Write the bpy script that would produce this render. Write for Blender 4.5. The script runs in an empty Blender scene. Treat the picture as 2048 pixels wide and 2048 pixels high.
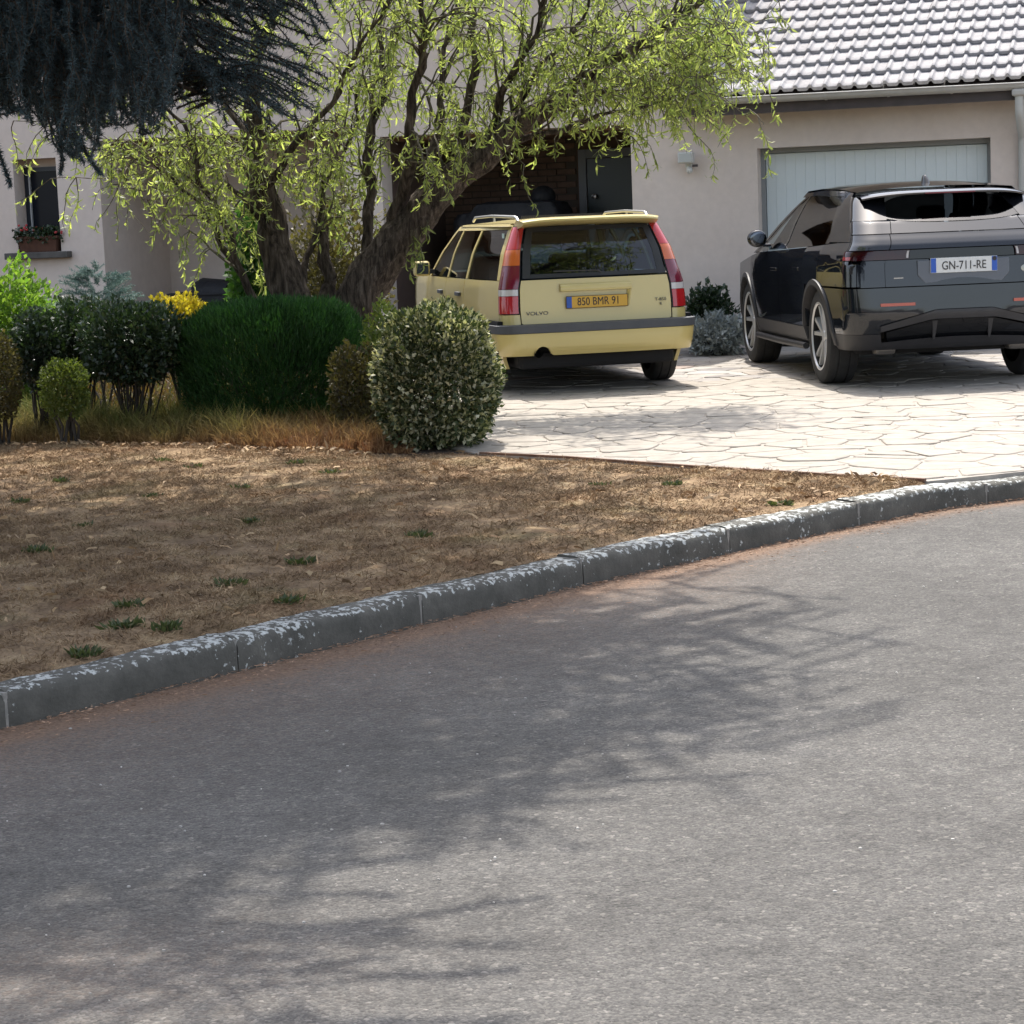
import bpy, bmesh, math, random
import numpy as np
from mathutils import Vector, Matrix
random.seed(7); rng = np.random.default_rng(11)
S = bpy.context.scene; COL = S.collection
# ---------------------------------------------------------------- camera
F_PX = 4400.0; EYE = 1.55; PITCH = math.atan(584/4400); ROLL = math.radians(2.3)
cf = np.array([0, math.cos(PITCH), -math.sin(PITCH)]); r0 = np.array([1., 0, 0]); u0 = np.array([0, math.sin(PITCH), math.cos(PITCH)])
cr = math.cos(ROLL)*r0 - math.sin(ROLL)*u0; cu = math.sin(ROLL)*r0 + math.cos(ROLL)*u0
CAM = np.array([0, 0, EYE])
cd = bpy.data.cameras.new('camera'); cam = bpy.data.objects.new('camera', cd); COL.objects.link(cam)
cd.sensor_width = 36; cd.lens = 36*F_PX/2048; cd.clip_start = .1; cd.clip_end = 2000
cam.matrix_world = Matrix(((cr[0], cu[0], -cf[0], 0), (cr[1], cu[1], -cf[1], 0), (cr[2], cu[2], -cf[2], EYE), (0, 0, 0, 1)))
S.camera = cam
S.render.resolution_x = S.render.resolution_y = 1024
# ---------------------------------------------------------------- sky, sun, exposure
SUN_EL = math.radians(62); SUN_AZ = math.radians(1.5)
w = bpy.data.worlds.new('World'); S.world = w; w.use_nodes = True
nt = w.node_tree; bg = nt.nodes['Background']; sk = nt.nodes.new('ShaderNodeTexSky'); sk.sky_type = 'NISHITA'
sk.sun_disc = False; sk.sun_elevation = SUN_EL; sk.sun_rotation = SUN_AZ; sk.altitude = 50; sk.dust_density = 3.0; sk.ozone_density = .7
hs = nt.nodes.new('ShaderNodeHueSaturation'); hs.inputs['Saturation'].default_value = .6; nt.links.new(sk.outputs[0], hs.inputs['Color']); nt.links.new(hs.outputs[0], bg.inputs[0]); bg.inputs[1].default_value = .15
sd = bpy.data.lights.new('sun', 'SUN'); sd.energy = 2.4; sd.angle = math.radians(.53); sd.color = (1, .95, .87)
sun = bpy.data.objects.new('sun', sd); COL.objects.link(sun)
sdir = Vector((math.sin(SUN_AZ)*math.cos(SUN_EL), math.cos(SUN_AZ)*math.cos(SUN_EL), math.sin(SUN_EL)))
sun.rotation_euler = sdir.to_track_quat('Z', 'Y').to_euler(); sun.location = (0, 20, 30)
S.view_settings.view_transform = 'Standard'; S.view_settings.look = 'None'
S.view_settings.exposure = 1.35; S.view_settings.gamma = 1
S.render.engine = 'CYCLES'
S.cycles.max_bounces = 6; S.cycles.diffuse_bounces = 3; S.cycles.glossy_bounces = 3; S.cycles.transparent_max_bounces = 16; S.cycles.caustics_reflective = False; S.cycles.caustics_refractive = False
# ---------------------------------------------------------------- pixels to places
def ray(px, py): return cf + (px-1024)/F_PX*cr - (py-1024)/F_PX*cu
def at(px, py, d):                      # the point d metres ahead of the camera
    v = ray(px, py); return CAM + v*(d/v[1])
def on_ground(px, py, z=0.):
    v = ray(px, py); return CAM + v*((z-EYE)/v[2])
# ---------------------------------------------------------------- mesh helpers
def npmesh(name, V, quads=None, tris=None, smooth=False):
    me = bpy.data.meshes.new(name); V = np.asarray(V, dtype=np.float32).reshape(-1, 3)
    q = np.zeros((0, 4), int) if quads is None else np.asarray(quads, int).reshape(-1, 4)
    t = np.zeros((0, 3), int) if tris is None else np.asarray(tris, int).reshape(-1, 3)
    me.vertices.add(len(V)); me.vertices.foreach_set('co', V.ravel())
    li = np.concatenate([q.ravel(), t.ravel()]).astype(np.int32)
    me.loops.add(len(li)); me.loops.foreach_set('vertex_index', li)
    n = len(q)+len(t); me.polygons.add(n)
    tot = np.concatenate([np.full(len(q), 4), np.full(len(t), 3)]).astype(np.int32)
    me.polygons.foreach_set('loop_start', np.concatenate([[0], np.cumsum(tot)[:-1]]).astype(np.int32))
    try: me.polygons.foreach_set('loop_total', tot)
    except Exception: pass
    if smooth: me.polygons.foreach_set('use_smooth', np.ones(n, bool))
    me.update(calc_edges=True); return me
class MB:
    def __init__(s): s.v = []; s.f = []
    def add(s, vs, fs):
        b = len(s.v); s.v += [tuple(map(float, p)) for p in vs]; s.f += [tuple(i+b for i in f) for f in fs]; return s
    def box(s, x0, x1, y0, y1, z0, z1):
        return s.add([(x0,y0,z0),(x1,y0,z0),(x1,y1,z0),(x0,y1,z0),(x0,y0,z1),(x1,y0,z1),(x1,y1,z1),(x0,y1,z1)],
              [(0,3,2,1),(4,5,6,7),(0,1,5,4),(1,2,6,5),(2,3,7,6),(3,0,4,7)])
    def grid(s, rows, close=False):
        n = len(rows[0]); vs = [p for r in rows for p in r]; fs = []
        for i in range(len(rows)-1):
            for j in range(n-1 if not close else n):
                k = (j+1) % n; fs.append((i*n+j, i*n+k, (i+1)*n+k, (i+1)*n+j))
        return s.add(vs, fs)
    def tube(s, path, rad, n=8, cap=True):
        path = [Vector(p) for p in path]; rows = []
        if not hasattr(rad, '__len__'): rad = [rad]*len(path)
        up = Vector((.31, .17, .93)).normalized()
        for i, p in enumerate(path):
            t = (path[min(i+1, len(path)-1)]-path[max(i-1, 0)]).normalized()
            a = t.cross(up)
            if a.length < .05: a = t.cross(Vector((1, 0, 0)))
            a.normalize(); b = t.cross(a)
            rows.append([p+(a*math.cos(2*math.pi*k/n)+b*math.sin(2*math.pi*k/n))*rad[i] for k in range(n)])
        base = len(s.v); s.grid(rows, True)
        if cap:
            s.f.append(tuple(base+k for k in range(n))[::-1]); s.f.append(tuple(base+(len(path)-1)*n+k for k in range(n)))
        return s
    def lathe(s, prof, n=24, o=(0, 0, 0), axis='x'):
        rows = []
        for r, h in prof:
            row = []
            for k in range(n):
                c, q = math.cos(2*math.pi*k/n)*r, math.sin(2*math.pi*k/n)*r
                p = {'x': (h, c, q), 'y': (c, h, q), 'z': (c, q, h)}[axis]
                row.append((p[0]+o[0], p[1]+o[1], p[2]+o[2]))
            rows.append(row)
        return s.grid(rows, True)
    def prism(s, poly, d0, d1, axis='y'):       # 2-D outline pushed from d0 to d1
        def P(a, b, d): return {'y': (a, d, b), 'x': (d, a, b), 'z': (a, b, d)}[axis]
        n = len(poly)
        return s.add([P(a, b, d0) for a, b in poly]+[P(a, b, d1) for a, b in poly],
              [tuple(range(n)), tuple(range(2*n-1, n-1, -1))]+[(i, i+n, (i+1) % n+n, (i+1) % n) for i in range(n)])
    def ball(s, c, r, n=10, m=7):
        rows = []
        for i in range(m+1):
            a = math.pi*i/m
            rows.append([(c[0]+r[0]*math.sin(a)*math.cos(2*math.pi*k/n), c[1]+r[1]*math.sin(a)*math.sin(2*math.pi*k/n), c[2]-r[2]*math.cos(a)) for k in range(n)])
        return s.grid(rows, True)
    def mesh(s, name, angle=None, bevel=0, seg=2, weld=True):
        me = bpy.data.meshes.new(name); me.from_pydata(s.v, [], s.f)
        bm = bmesh.new(); bm.from_mesh(me)
        if weld: bmesh.ops.remove_doubles(bm, verts=bm.verts, dist=1e-5)
        if bevel: bmesh.ops.bevel(bm, geom=list(bm.edges), offset=bevel, segments=seg, affect='EDGES', profile=.5)
        bmesh.ops.recalc_face_normals(bm, faces=bm.faces); bm.to_mesh(me); bm.free()
        if angle:
            me.polygons.foreach_set('use_smooth', np.ones(len(me.polygons), bool)); me.set_sharp_from_angle(angle=math.radians(angle))
        return me
    def build(s, name, mat, parent=None, angle=None, bevel=0, seg=2):
        return link(name, s.mesh(name, angle, bevel, seg), mat, parent)
def link(name, me, mat, parent=None):
    o = bpy.data.objects.new(name, me); COL.objects.link(o)
    if mat is not None and not me.materials: me.materials.append(mat)
    if parent is not None: o.parent = parent
    return o
def tag(o, label=None, cat=None, group=None, kind=None):
    if label: o['label'] = label
    if cat: o['category'] = cat
    if group: o['group'] = group
    if kind: o['kind'] = kind
    return o
def empty(name, loc=(0, 0, 0), rz=0):
    o = bpy.data.objects.new(name, None); COL.objects.link(o); o.location = loc; o.rotation_euler = (0, 0, rz); o.empty_display_size = .2
    return o
def text_mesh(body, size, depth=.002, bold=0.):
    cu_ = bpy.data.curves.new('lettering', 'FONT'); cu_.body = body; cu_.size = size; cu_.extrude = depth; cu_.offset = size*bold; cu_.align_x = 'CENTER'; cu_.align_y = 'CENTER'
    o = bpy.data.objects.new('lettering', cu_); COL.objects.link(o)
    dg = bpy.context.evaluated_depsgraph_get(); me = bpy.data.meshes.new_from_object(o.evaluated_get(dg))
    bpy.data.objects.remove(o); return me
# ---------------------------------------------------------------- materials
def newmat(name):
    m = bpy.data.materials.new(name); m.use_nodes = True; t = m.node_tree; t.nodes.clear()
    return m, t, t.nodes.new('ShaderNodeOutputMaterial')
def N(t, kind, **k):
    n = t.nodes.new(kind)
    for a, b in k.items(): setattr(n, a, b)
    return n
def L(t, a, b): t.links.new(a, b)
def rgb(c): return (*c, 1.)
def noise(t, co, scale, detail=5, rough=.6):
    n = N(t, 'ShaderNodeTexNoise'); n.inputs['Scale'].default_value = scale; n.inputs['Detail'].default_value = detail; n.inputs['Roughness'].default_value = rough
    L(t, co, n.inputs['Vector']); return n.outputs['Fac']
def ramp(t, fac, stops):
    r = N(t, 'ShaderNodeValToRGB'); e = r.color_ramp.elements
    while len(e) < len(stops): e.new(.5)
    for i, (p, c) in enumerate(stops): e[i].position = p; e[i].color = rgb(c) if hasattr(c, '__len__') else (c, c, c, 1)
    L(t, fac, r.inputs[0]); return r.outputs[0]
def mixc(t, fac, a, b, mode='MIX'):
    m = N(t, 'ShaderNodeMix', data_type='RGBA', blend_type=mode)
    for sock, v in ((m.inputs[0], fac), (m.inputs[6], a), (m.inputs[7], b)):
        if hasattr(v, 'is_output') or isinstance(v, bpy.types.NodeSocket): L(t, v, sock)
        else: sock.default_value = v if not hasattr(v, '__len__') else rgb(v[:3])
    return m.outputs[2]
def island_val(t, col, amount):
    g = N(t, 'ShaderNodeNewGeometry'); mr = N(t, 'ShaderNodeMapRange'); mr.inputs[3].default_value = 1-amount; mr.inputs[4].default_value = 1+amount
    L(t, g.outputs['Random Per Island'], mr.inputs[0]); h = N(t, 'ShaderNodeHueSaturation'); L(t, col, h.inputs['Color']); L(t, mr.outputs[0], h.inputs['Value'])
    return h.outputs[0]
def coords(t, world=False):
    if world: return N(t, 'ShaderNodeNewGeometry').outputs['Position']
    return N(t, 'ShaderNodeTexCoord').outputs['Object']
def pm(name, c, rough=.6, metal=0, c2=None, scale=4, lo=.35, hi=.65, bump=0, bscale=60, bdist=.01, island=0, coat=0, spec=.5, world=False, fine=0, fscale=80, cior=1.5):
    m, t, out = newmat(name); b = N(t, 'ShaderNodeBsdfPrincipled'); L(t, b.outputs[0], out.inputs[0])
    b.inputs['Roughness'].default_value = rough; b.inputs['Metallic'].default_value = metal; b.inputs['Coat Weight'].default_value = coat
    b.inputs['Coat Roughness'].default_value = .03; b.inputs['Coat IOR'].default_value = cior; b.inputs['Specular IOR Level'].default_value = spec
    co = coords(t, world)
    col = ramp(t, noise(t, co, scale), [(lo, c), (hi, c2 if c2 else c)])
    if fine: col = mixc(t, 1., col, ramp(t, noise(t, co, fscale, 3), [(.3, 1-fine), (.7, 1+fine)]), 'MULTIPLY')
    if island: col = island_val(t, col, island)
    L(t, col, b.inputs['Base Color'])
    if bump:
        bp = N(t, 'ShaderNodeBump'); bp.inputs['Strength'].default_value = bump; bp.inputs['Distance'].default_value = bdist
        L(t, noise(t, co, bscale, 4), bp.inputs['Height']); L(t, bp.outputs[0], b.inputs['Normal'])
    return m
def leafmat(name, c, c2, trans=.4, tc=None, island=.35, rough=.5, scale=2.5, spec=.4, stops=None):
    m, t, out = newmat(name); b = N(t, 'ShaderNodeBsdfPrincipled'); b.inputs['Roughness'].default_value = rough; b.inputs['Specular IOR Level'].default_value = spec
    co = coords(t); g = N(t, 'ShaderNodeNewGeometry')
    col = ramp(t, g.outputs['Random Per Island'], stops or [(0, c), (1, c2)]); col = mixc(t, 1., col, ramp(t, noise(t, co, scale, 3), [(.3, 1-island), (.7, 1+island)]), 'MULTIPLY')
    L(t, col, b.inputs['Base Color']); tr = N(t, 'ShaderNodeBsdfTranslucent')
    tcol = mixc(t, 1., col, tc if tc else (1.5, 1.6, .7), 'MULTIPLY'); L(t, tcol, tr.inputs[0])
    mx = N(t, 'ShaderNodeMixShader'); mx.inputs[0].default_value = trans; L(t, b.outputs[0], mx.inputs[1]); L(t, tr.outputs[0], mx.inputs[2]); L(t, mx.outputs[0], out.inputs[0])
    return m
def glassmat(name, tint, rough=.02, ior=1.5):
    m, t, out = newmat(name); tr = N(t, 'ShaderNodeBsdfTransparent'); tr.inputs[0].default_value = rgb(tint)
    g = N(t, 'ShaderNodeBsdfGlossy'); g.inputs['Roughness'].default_value = rough; fr = N(t, 'ShaderNodeFresnel'); fr.inputs[0].default_value = ior
    mx = N(t, 'ShaderNodeMixShader'); L(t, fr.outputs[0], mx.inputs[0]); L(t, tr.outputs[0], mx.inputs[1]); L(t, g.outputs[0], mx.inputs[2]); L(t, mx.outputs[0], out.inputs[0])
    return m
# ================================================================ GROUND
M_ground = pm('soil', (.10, .075, .05), .95, c2=(.16, .12, .08), scale=1.2, bump=.6, bscale=25)
tag(link('ground', npmesh('ground', [(-400,-400,-.04),(400,-400,-.04),(400,400,-.04),(-400,400,-.04)], [(0,1,2,3)]), M_ground), kind='structure')
KERB = [(-7.6,-.2), (-5.6,2.25), (-4.3,3.8), (-2.95,5.4), (-1.66,6.89), (-1.01,7.66), (-.36,8.46), (.25,9.17), (.93,9.87), (1.53,10.47), (1.99,10.92), (2.25,11.15), (2.72,11.42), (3.4,11.66), (4.5,11.95), (6.5,12.35), (9,12.8)]
KA = np.array(KERB)
def kerb_dist(X, Y):
    best = np.full(np.shape(X), 99.)
    for a, b in zip(KA[:-1], KA[1:]):
        ab = b-a; tt = np.clip(((X-a[0])*ab[0]+(Y-a[1])*ab[1])/(ab@ab), 0, 1)
        best = np.minimum(best, np.hypot(X-a[0]-tt*ab[0], Y-a[1]-tt*ab[1]))
    return best
# --- road
def asphalt():
    m, t, out = newmat('asphalt'); b = N(t, 'ShaderNodeBsdfPrincipled'); L(t, b.outputs[0], out.inputs[0]); b.inputs['Roughness'].default_value = .88; b.inputs['Specular IOR Level'].default_value = .25
    co = coords(t, True)
    v = N(t, 'ShaderNodeTexVoronoi'); v.inputs['Scale'].default_value = 95; L(t, co, v.inputs['Vector'])
    v2 = N(t, 'ShaderNodeTexVoronoi'); v2.inputs['Scale'].default_value = 210; L(t, co, v2.inputs['Vector'])
    sep = N(t, 'ShaderNodeSeparateColor'); L(t, v.outputs['Color'], sep.inputs[0])
    sep2 = N(t, 'ShaderNodeSeparateColor'); L(t, v2.outputs['Color'], sep2.inputs[0])
    base = ramp(t, sep.outputs[0], [(0, (.055, .052, .049)), (.45, (.093, .088, .082)), (.8, (.118, .111, .101)), (.95, (.155, .143, .128)), (1, (.25, .23, .205))])
    base = mixc(t, .45, base, ramp(t, sep2.outputs[1], [(0, (.055, .053, .051)), (.6, (.102, .098, .092)), (1, (.18, .17, .155))]))
    base = mixc(t, 1., base, ramp(t, noise(t, co, .9, 6), [(.3, .80), (.7, 1.18)]), 'MULTIPLY')
    base = mixc(t, 1., base, ramp(t, noise(t, co, 9, 4), [(.3, .84), (.7, 1.16)]), 'MULTIPLY')
    at_ = N(t, 'ShaderNodeAttribute', attribute_name='dust')
    n1 = noise(t, co, 14, 6, .7); n2 = noise(t, co, 60, 3)
    mm = N(t, 'ShaderNodeMath', operation='MULTIPLY'); L(t, n1, mm.inputs[0]); L(t, n2, mm.inputs[1])
    ad = N(t, 'ShaderNodeMath', operation='MULTIPLY_ADD'); L(t, mm.outputs[0], ad.inputs[0]); ad.inputs[1].default_value = 2.2; ad.inputs[2].default_value = -.42
    a2 = N(t, 'ShaderNodeMath', operation='ADD'); L(t, ad.outputs[0], a2.inputs[0]); L(t, at_.outputs['Fac'], a2.inputs[1])
    mk = N(t, 'ShaderNodeMath', operation='MULTIPLY'); L(t, a2.outputs[0], mk.inputs[0]); L(t, at_.outputs['Fac'], mk.inputs[1]); mk.use_clamp = True
    base = mixc(t, mk.outputs[0], base, ramp(t, n2, [(.3, (.12, .078, .055)), (.7, (.25, .165, .112))]))
    L(t, base, b.inputs['Base Color'])
    bp = N(t, 'ShaderNodeBump'); bp.inputs['Strength'].default_value = .9; bp.inputs['Distance'].default_value = .004; bp.invert = True
    L(t, v.outputs['Distance'], bp.inputs['Height']); L(t, bp.outputs[0], b.inputs['Normal'])
    return m
xs = np.concatenate([np.linspace(-60, -9, 8), np.linspace(-8, 9, 120), np.linspace(10, 60, 8)]); ys = np.concatenate([np.linspace(-60, 0, 8), np.linspace(.5, 13.4, 110)])
X, Y = np.meshgrid(xs, ys); Z = .006*np.sin(X*.9+1)*np.sin(Y*.7)*(np.abs(X) < 8)-.002
nx, ny = len(xs), len(ys); I = np.arange(nx*ny).reshape(ny, nx)
me = npmesh('road', np.stack([X, Y, Z], -1), np.stack([I[:-1,:-1], I[:-1,1:], I[1:,1:], I[1:,:-1]], -1), smooth=True)
dd = kerb_dist(X, Y); dust = np.clip(1.05-dd/.20, 0, 1)+.62*np.clip(1-dd/1.5, 0, 1)*np.clip((1.6-X)/.8, 0, 1)+.22*np.clip(1-dd/.5, 0, 1)
blob = np.exp(-(((X+1.0)/.7)**2+((Y-4.5)/.45)**2)); dust = np.clip(dust+.35*blob, 0, 1)
a = me.attributes.new('dust', 'FLOAT', 'POINT'); a.data.foreach_set('value', dust.ravel().astype(np.float32))
road = tag(link('road', me, asphalt()), kind='structure')
# --- kerb: single concrete stones with mortar joints
def kerbmat():
    m, t, out = newmat('kerb_concrete'); b = N(t, 'ShaderNodeBsdfPrincipled'); L(t, b.outputs[0], out.inputs[0]); b.inputs['Roughness'].default_value = .9
    co = coords(t, True); g = N(t, 'ShaderNodeNewGeometry'); sp = N(t, 'ShaderNodeSeparateXYZ'); L(t, g.outputs['Normal'], sp.inputs[0])
    col = ramp(t, noise(t, co, 6, 8, .7), [(.3, (.055, .053, .044)), (.6, (.105, .099, .084)), (.75, (.17, .157, .13))])
    v = N(t, 'ShaderNodeTexNoise'); v.inputs['Scale'].default_value = 38; v.inputs['Detail'].default_value = 6; v.inputs['Roughness'].default_value = .6; L(t, co, v.inputs['Vector'])
    up = N(t, 'ShaderNodeMapRange'); up.inputs[1].default_value = .1; up.inputs[2].default_value = .8; up.inputs[3].default_value = -.035; up.inputs[4].default_value = .125; L(t, sp.outputs['Z'], up.inputs[0])
    pat = noise(t, co, 2.0, 2); pr = N(t, 'ShaderNodeMapRange'); pr.inputs[1].default_value = .35; pr.inputs[2].default_value = .65; pr.inputs[3].default_value = -.06; pr.inputs[4].default_value = .05; L(t, pat, pr.inputs[0])
    s1 = N(t, 'ShaderNodeMath', operation='ADD'); L(t, v.outputs[0], s1.inputs[0]); L(t, up.outputs[0], s1.inputs[1])
    s2 = N(t, 'ShaderNodeMath', operation='ADD'); L(t, s1.outputs[0], s2.inputs[0]); L(t, pr.outputs[0], s2.inputs[1])
    lich = ramp(t, s2.outputs[0], [(.615, 0.), (.67, 1.)])
    col = mixc(t, lich, col, ramp(t, noise(t, co, 90, 3), [(.3, (.36, .37, .35)), (.7, (.58, .59, .56))]))
    L(t, col, b.inputs['Base Color'])
    bp = N(t, 'ShaderNodeBump'); bp.inputs['Strength'].default_value = .8; bp.inputs['Distance'].default_value = .006; L(t, noise(t, co, 55, 6, .7), bp.inputs['Height']); L(t, bp.outputs[0], b.inputs['Normal'])
    return m
M_kerb = kerbmat(); M_mortar = pm('mortar', (.2, .19, .17), .95, c2=(.3, .28, .25), scale=20, bump=.5)
kerb = tag(empty('kerb'), kind='structure')
seg = np.linalg.norm(np.diff(KA, axis=0), axis=1); cum = np.concatenate([[0], np.cumsum(seg)])
s_ref = cum[4]+.03                                              # a joint seen at the left edge of the picture
def kp(s): return np.array([np.interp(s, cum, KA[:, 0]), np.interp(s, cum, KA[:, 1])])
def kn(s):
    t_ = kp(min(s+.15, cum[-1]))-kp(max(s-.15, 0)); t_ /= np.linalg.norm(t_); return np.array([-t_[1], t_[0]])
def kh(s): return float(np.interp(s, [0, cum[11]-.2, cum[11]+.4, 99], [.118, .118, .10, .10]))
k0 = s_ref-math.floor(s_ref)
n_k = int((cum[-1]-k0)//1.0)
for i in range(n_k):
    a0 = k0+i+.006; a1 = k0+i+.994; mb = MB(); rows = []
    prof = [(0, -.05), (-.002, .04), (.002, .085), (.008, .103), (.020, .113), (.045, .118), (.14, .118), (.15, .112), (.15, -.05)]
    jz = random.uniform(-.005, .005); jn = random.uniform(-.006, .006); jr = random.uniform(-.01, .01)
    m_ = 14
    for j in range(m_+1):
        s = a0+(a1-a0)*j/m_; c = kp(s); n = kn(s); rr = []
        for (o, z) in prof:
            e = .004*math.sin(9*s+o*40)+.003*math.sin(37*s+z*90)
            if j in (0, m_): e += .005
            zz = z*kh(s)/.118 + (jz+jr*(j/m_-.5)+e*.6 if z > .08 else 0); q = c+n*(o+jn+(e if o < .05 else 0))
            rr.append((q[0], q[1], zz))
        rows.append(rr)
    mb.grid(rows); b_ = len(mb.v)
    mb.add(rows[0], [tuple(range(len(prof)))]); mb.add(rows[-1], [tuple(range(len(prof)-1, -1, -1))])
    mb.build('kerb_stone', M_kerb, kerb, angle=45)
mb = MB()
for i in range(1, n_k):
    s = k0+i; c = kp(s); n = kn(s); t_ = np.array([n[1], -n[0]]); hh = kh(s)-.004
    p = [c+n*.006-t_*.008, c+n*.006+t_*.008, c+n*.145+t_*.008, c+n*.145-t_*.008]
    mb.add([(q[0], q[1], z) for z in (-.03, hh) for q in p], [(0,1,5,4),(1,2,6,5),(2,3,7,6),(3,0,4,7),(4,5,6,7)])
tag(mb.build('mortar_joint', M_mortar, kerb), kind='stuff')
# --- lawn
KB = np.array([kp(s)+kn(s)*.145 for s in np.linspace(0, cum[-1], 200)])
BACK = np.array([(-9, 18.2), (-3.62, 15.6), (-2.82, 15.11), (-2.08, 14.72), (-1.36, 14.21), (-.88, 13.87), (-.18, 13.55), (.33, 13.12), (1.07, 12.32), (1.81, 11.62), (2.15, 11.33)])
def y_kerb(x): return np.interp(x, KB[:, 0], KB[:, 1])
def y_back(x): return np.interp(x, BACK[:, 0], BACK[:, 1])
def bumps(x, y): return .012*np.sin(x*2.1+y*1.3)+.009*np.sin(x*5.3-y*3.1+1)+.006*np.sin(x*11+y*8.3)
def lawn_z(x, y): 
    e = np.clip((y-y_kerb(x))/.25, 0, 1)*np.clip((y_back(x)+.02-y)/.1, 0, 1); return .112+.012*e+bumps(x, y)*e
lx = np.linspace(-7.4, 2.13, 260); tv = np.linspace(0, 1, 130)
X = np.repeat(lx[None], len(tv), 0); Y = y_kerb(lx)[None]*(1-tv[:, None])+np.maximum(y_back(lx), y_kerb(lx)+.01)[None]*tv[:, None]
Z = lawn_z(X, Y)+rng.normal(0, .002, X.shape); I = np.arange(X.size).reshape(X.shape)
def lawnmat(name, blade):
    m, t, out = newmat(name); b = N(t, 'ShaderNodeBsdfPrincipled'); L(t, b.outputs[0], out.inputs[0]); b.inputs['Roughness'].default_value = .95; b.inputs['Specular IOR Level'].default_value = .15
    co = coords(t, True)
    col = ramp(t, noise(t, co, 5.5, 7, .68), [(.28, (.11, .071, .042)), (.42, (.20, .133, .078)), (.55, (.31, .215, .127)), (.72, (.44, .335, .20))])
    col = mixc(t, ramp(t, noise(t, co, 1.6, 4), [(.56, 0.), (.74, .45)]), col, (.14, .14, .06))
    col = mixc(t, ramp(t, noise(t, co, 2.3, 3), [(.55, 0.), (.75, .5)]), col, (.25, .13, .065))
    if blade: col = island_val(t, col, .35)
    else: col = mixc(t, 1., col, ramp(t, noise(t, co, 70, 4), [(.3, .55), (.7, 1.15)]), 'MULTIPLY')
    L(t, col, b.inputs['Base Color']); return m
lawn = tag(link('lawn', npmesh('lawn', np.stack([X, Y, Z], -1), np.stack([I[:-1,:-1], I[:-1,1:], I[1:,1:], I[1:,:-1]], -1), smooth=True), lawnmat('dry_lawn_soil', False)), kind='structure')
def unit(a): return a/np.maximum(np.linalg.norm(a, axis=-1, keepdims=True), 1e-9)
def blades(C, D, Ln, Wd, bend=.3):            # narrow bent blades, two triangles-and-a-bit each
    n = len(C); side = unit(np.cross(D, rng.normal(size=(n, 3)))); dn = np.array([0, 0, -1.])
    m1 = C+D*Ln[:, None]*.55; tip = m1+unit(D+dn*bend)*Ln[:, None]*.45
    s = side*Wd[:, None]*.5
    V = np.stack([C-s, C+s, m1+s*.8, m1-s*.8, tip], 1).reshape(-1, 3); b = np.arange(n)[:, None]*5
    return V, np.concatenate([b, b+1, b+2, b+3], 1), np.concatenate([b+3, b+2, b+4], 1)
n = 420000
gx = rng.uniform(-6.5, 2.1, n*2); gt = rng.uniform(0, 1, n*2)
gy = y_kerb(gx)+(y_back(gx)-y_kerb(gx))*gt; keep = (np.abs(gx/gy) < .30) & (gy > 6) & (rng.uniform(size=n*2) < (y_back(gx)-y_kerb(gx))/9.+.05)
dens = np.sin(gx*4.1+gy*2.3)+np.sin(gx*9.7-gy*7.9)+np.sin(gy*13.1+gx*3)*.7; keep &= rng.uniform(size=n*2) < .55+.22*dens
gx, gy = gx[keep], gy[keep]; n = len(gx)
D = unit(np.stack([rng.normal(0, 1, n), rng.normal(0, 1, n), rng.uniform(.15, 1.0, n)], -1))
V, q, t3 = blades(np.stack([gx, gy, lawn_z(gx, gy)-.004], -1), D, rng.uniform(.02, .06, n), rng.uniform(.002, .0045, n), .7)
tag(link('dry_grass', npmesh('dry_grass', V, q, t3), lawnmat('dry_lawn_blades', True)), 'short dry straw coloured grass covering the lawn', 'grass', kind='stuff')
# fallen leaves and cedar needles lying on the lawn and along the kerb
n = 900; gx = rng.uniform(-4.5, 2, n); gy = y_kerb(gx)+(y_back(gx)-y_kerb(gx))*rng.uniform(0, 1, n)**1.0
C = np.stack([gx, gy, lawn_z(gx, gy)+.02], -1); D = unit(np.stack([rng.normal(size=n), rng.normal(size=n), rng.normal(0, .25, n)], -1))
ne = 380; ex = np.concatenate([rng.uniform(-3.4, -.9, ne)]); ey = y_back(ex)-rng.uniform(-.05, .28, ne); C2 = np.stack([ex, ey, lawn_z(ex, ey)+.02], -1)
C = np.concatenate([C, C2]); D = np.concatenate([D, unit(np.stack([rng.normal(size=ne), rng.normal(size=ne), rng.normal(0, .3, ne)], -1))]); n = len(C)
V, q, t3 = blades(C, D, rng.uniform(.03, .075, n), rng.uniform(.008, .02, n), .5)
M_litter = pm('dry_leaf', (.20, .11, .05), .8, c2=(.42, .30, .17), scale=8, island=.5)
tag(link('leaf_litter', npmesh('leaf_litter', V, q, t3), M_litter), 'brown fallen leaves scattered over the dry lawn', 'leaves', kind='stuff')
n = 5200; ss = rng.uniform(cum[2], cum[-1]-3, n); off = -np.abs(rng.exponential(.07, n))-.008
P2 = np.array([kp(s) for s in ss])+np.array([kn(s) for s in ss])*off[:, None]
D = unit(np.stack([rng.normal(size=n), rng.normal(size=n), rng.normal(0, .06, n)], -1))
V, q, t3 = blades(np.concatenate([P2, np.full((n, 1), .006)+rng.uniform(0, .006, (n, 1))], 1), D, rng.uniform(.008, .028, n), rng.uniform(.0015, .004, n), .05)
tag(link('needle_litter', npmesh('needle_litter', V, q, t3), pm('needle_dust', (.24, .14, .085), .9, c2=(.40, .26, .17), scale=6, island=.4)), 'rusty dry needles gathered along the foot of the kerb', 'needles', kind='stuff')
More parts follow.
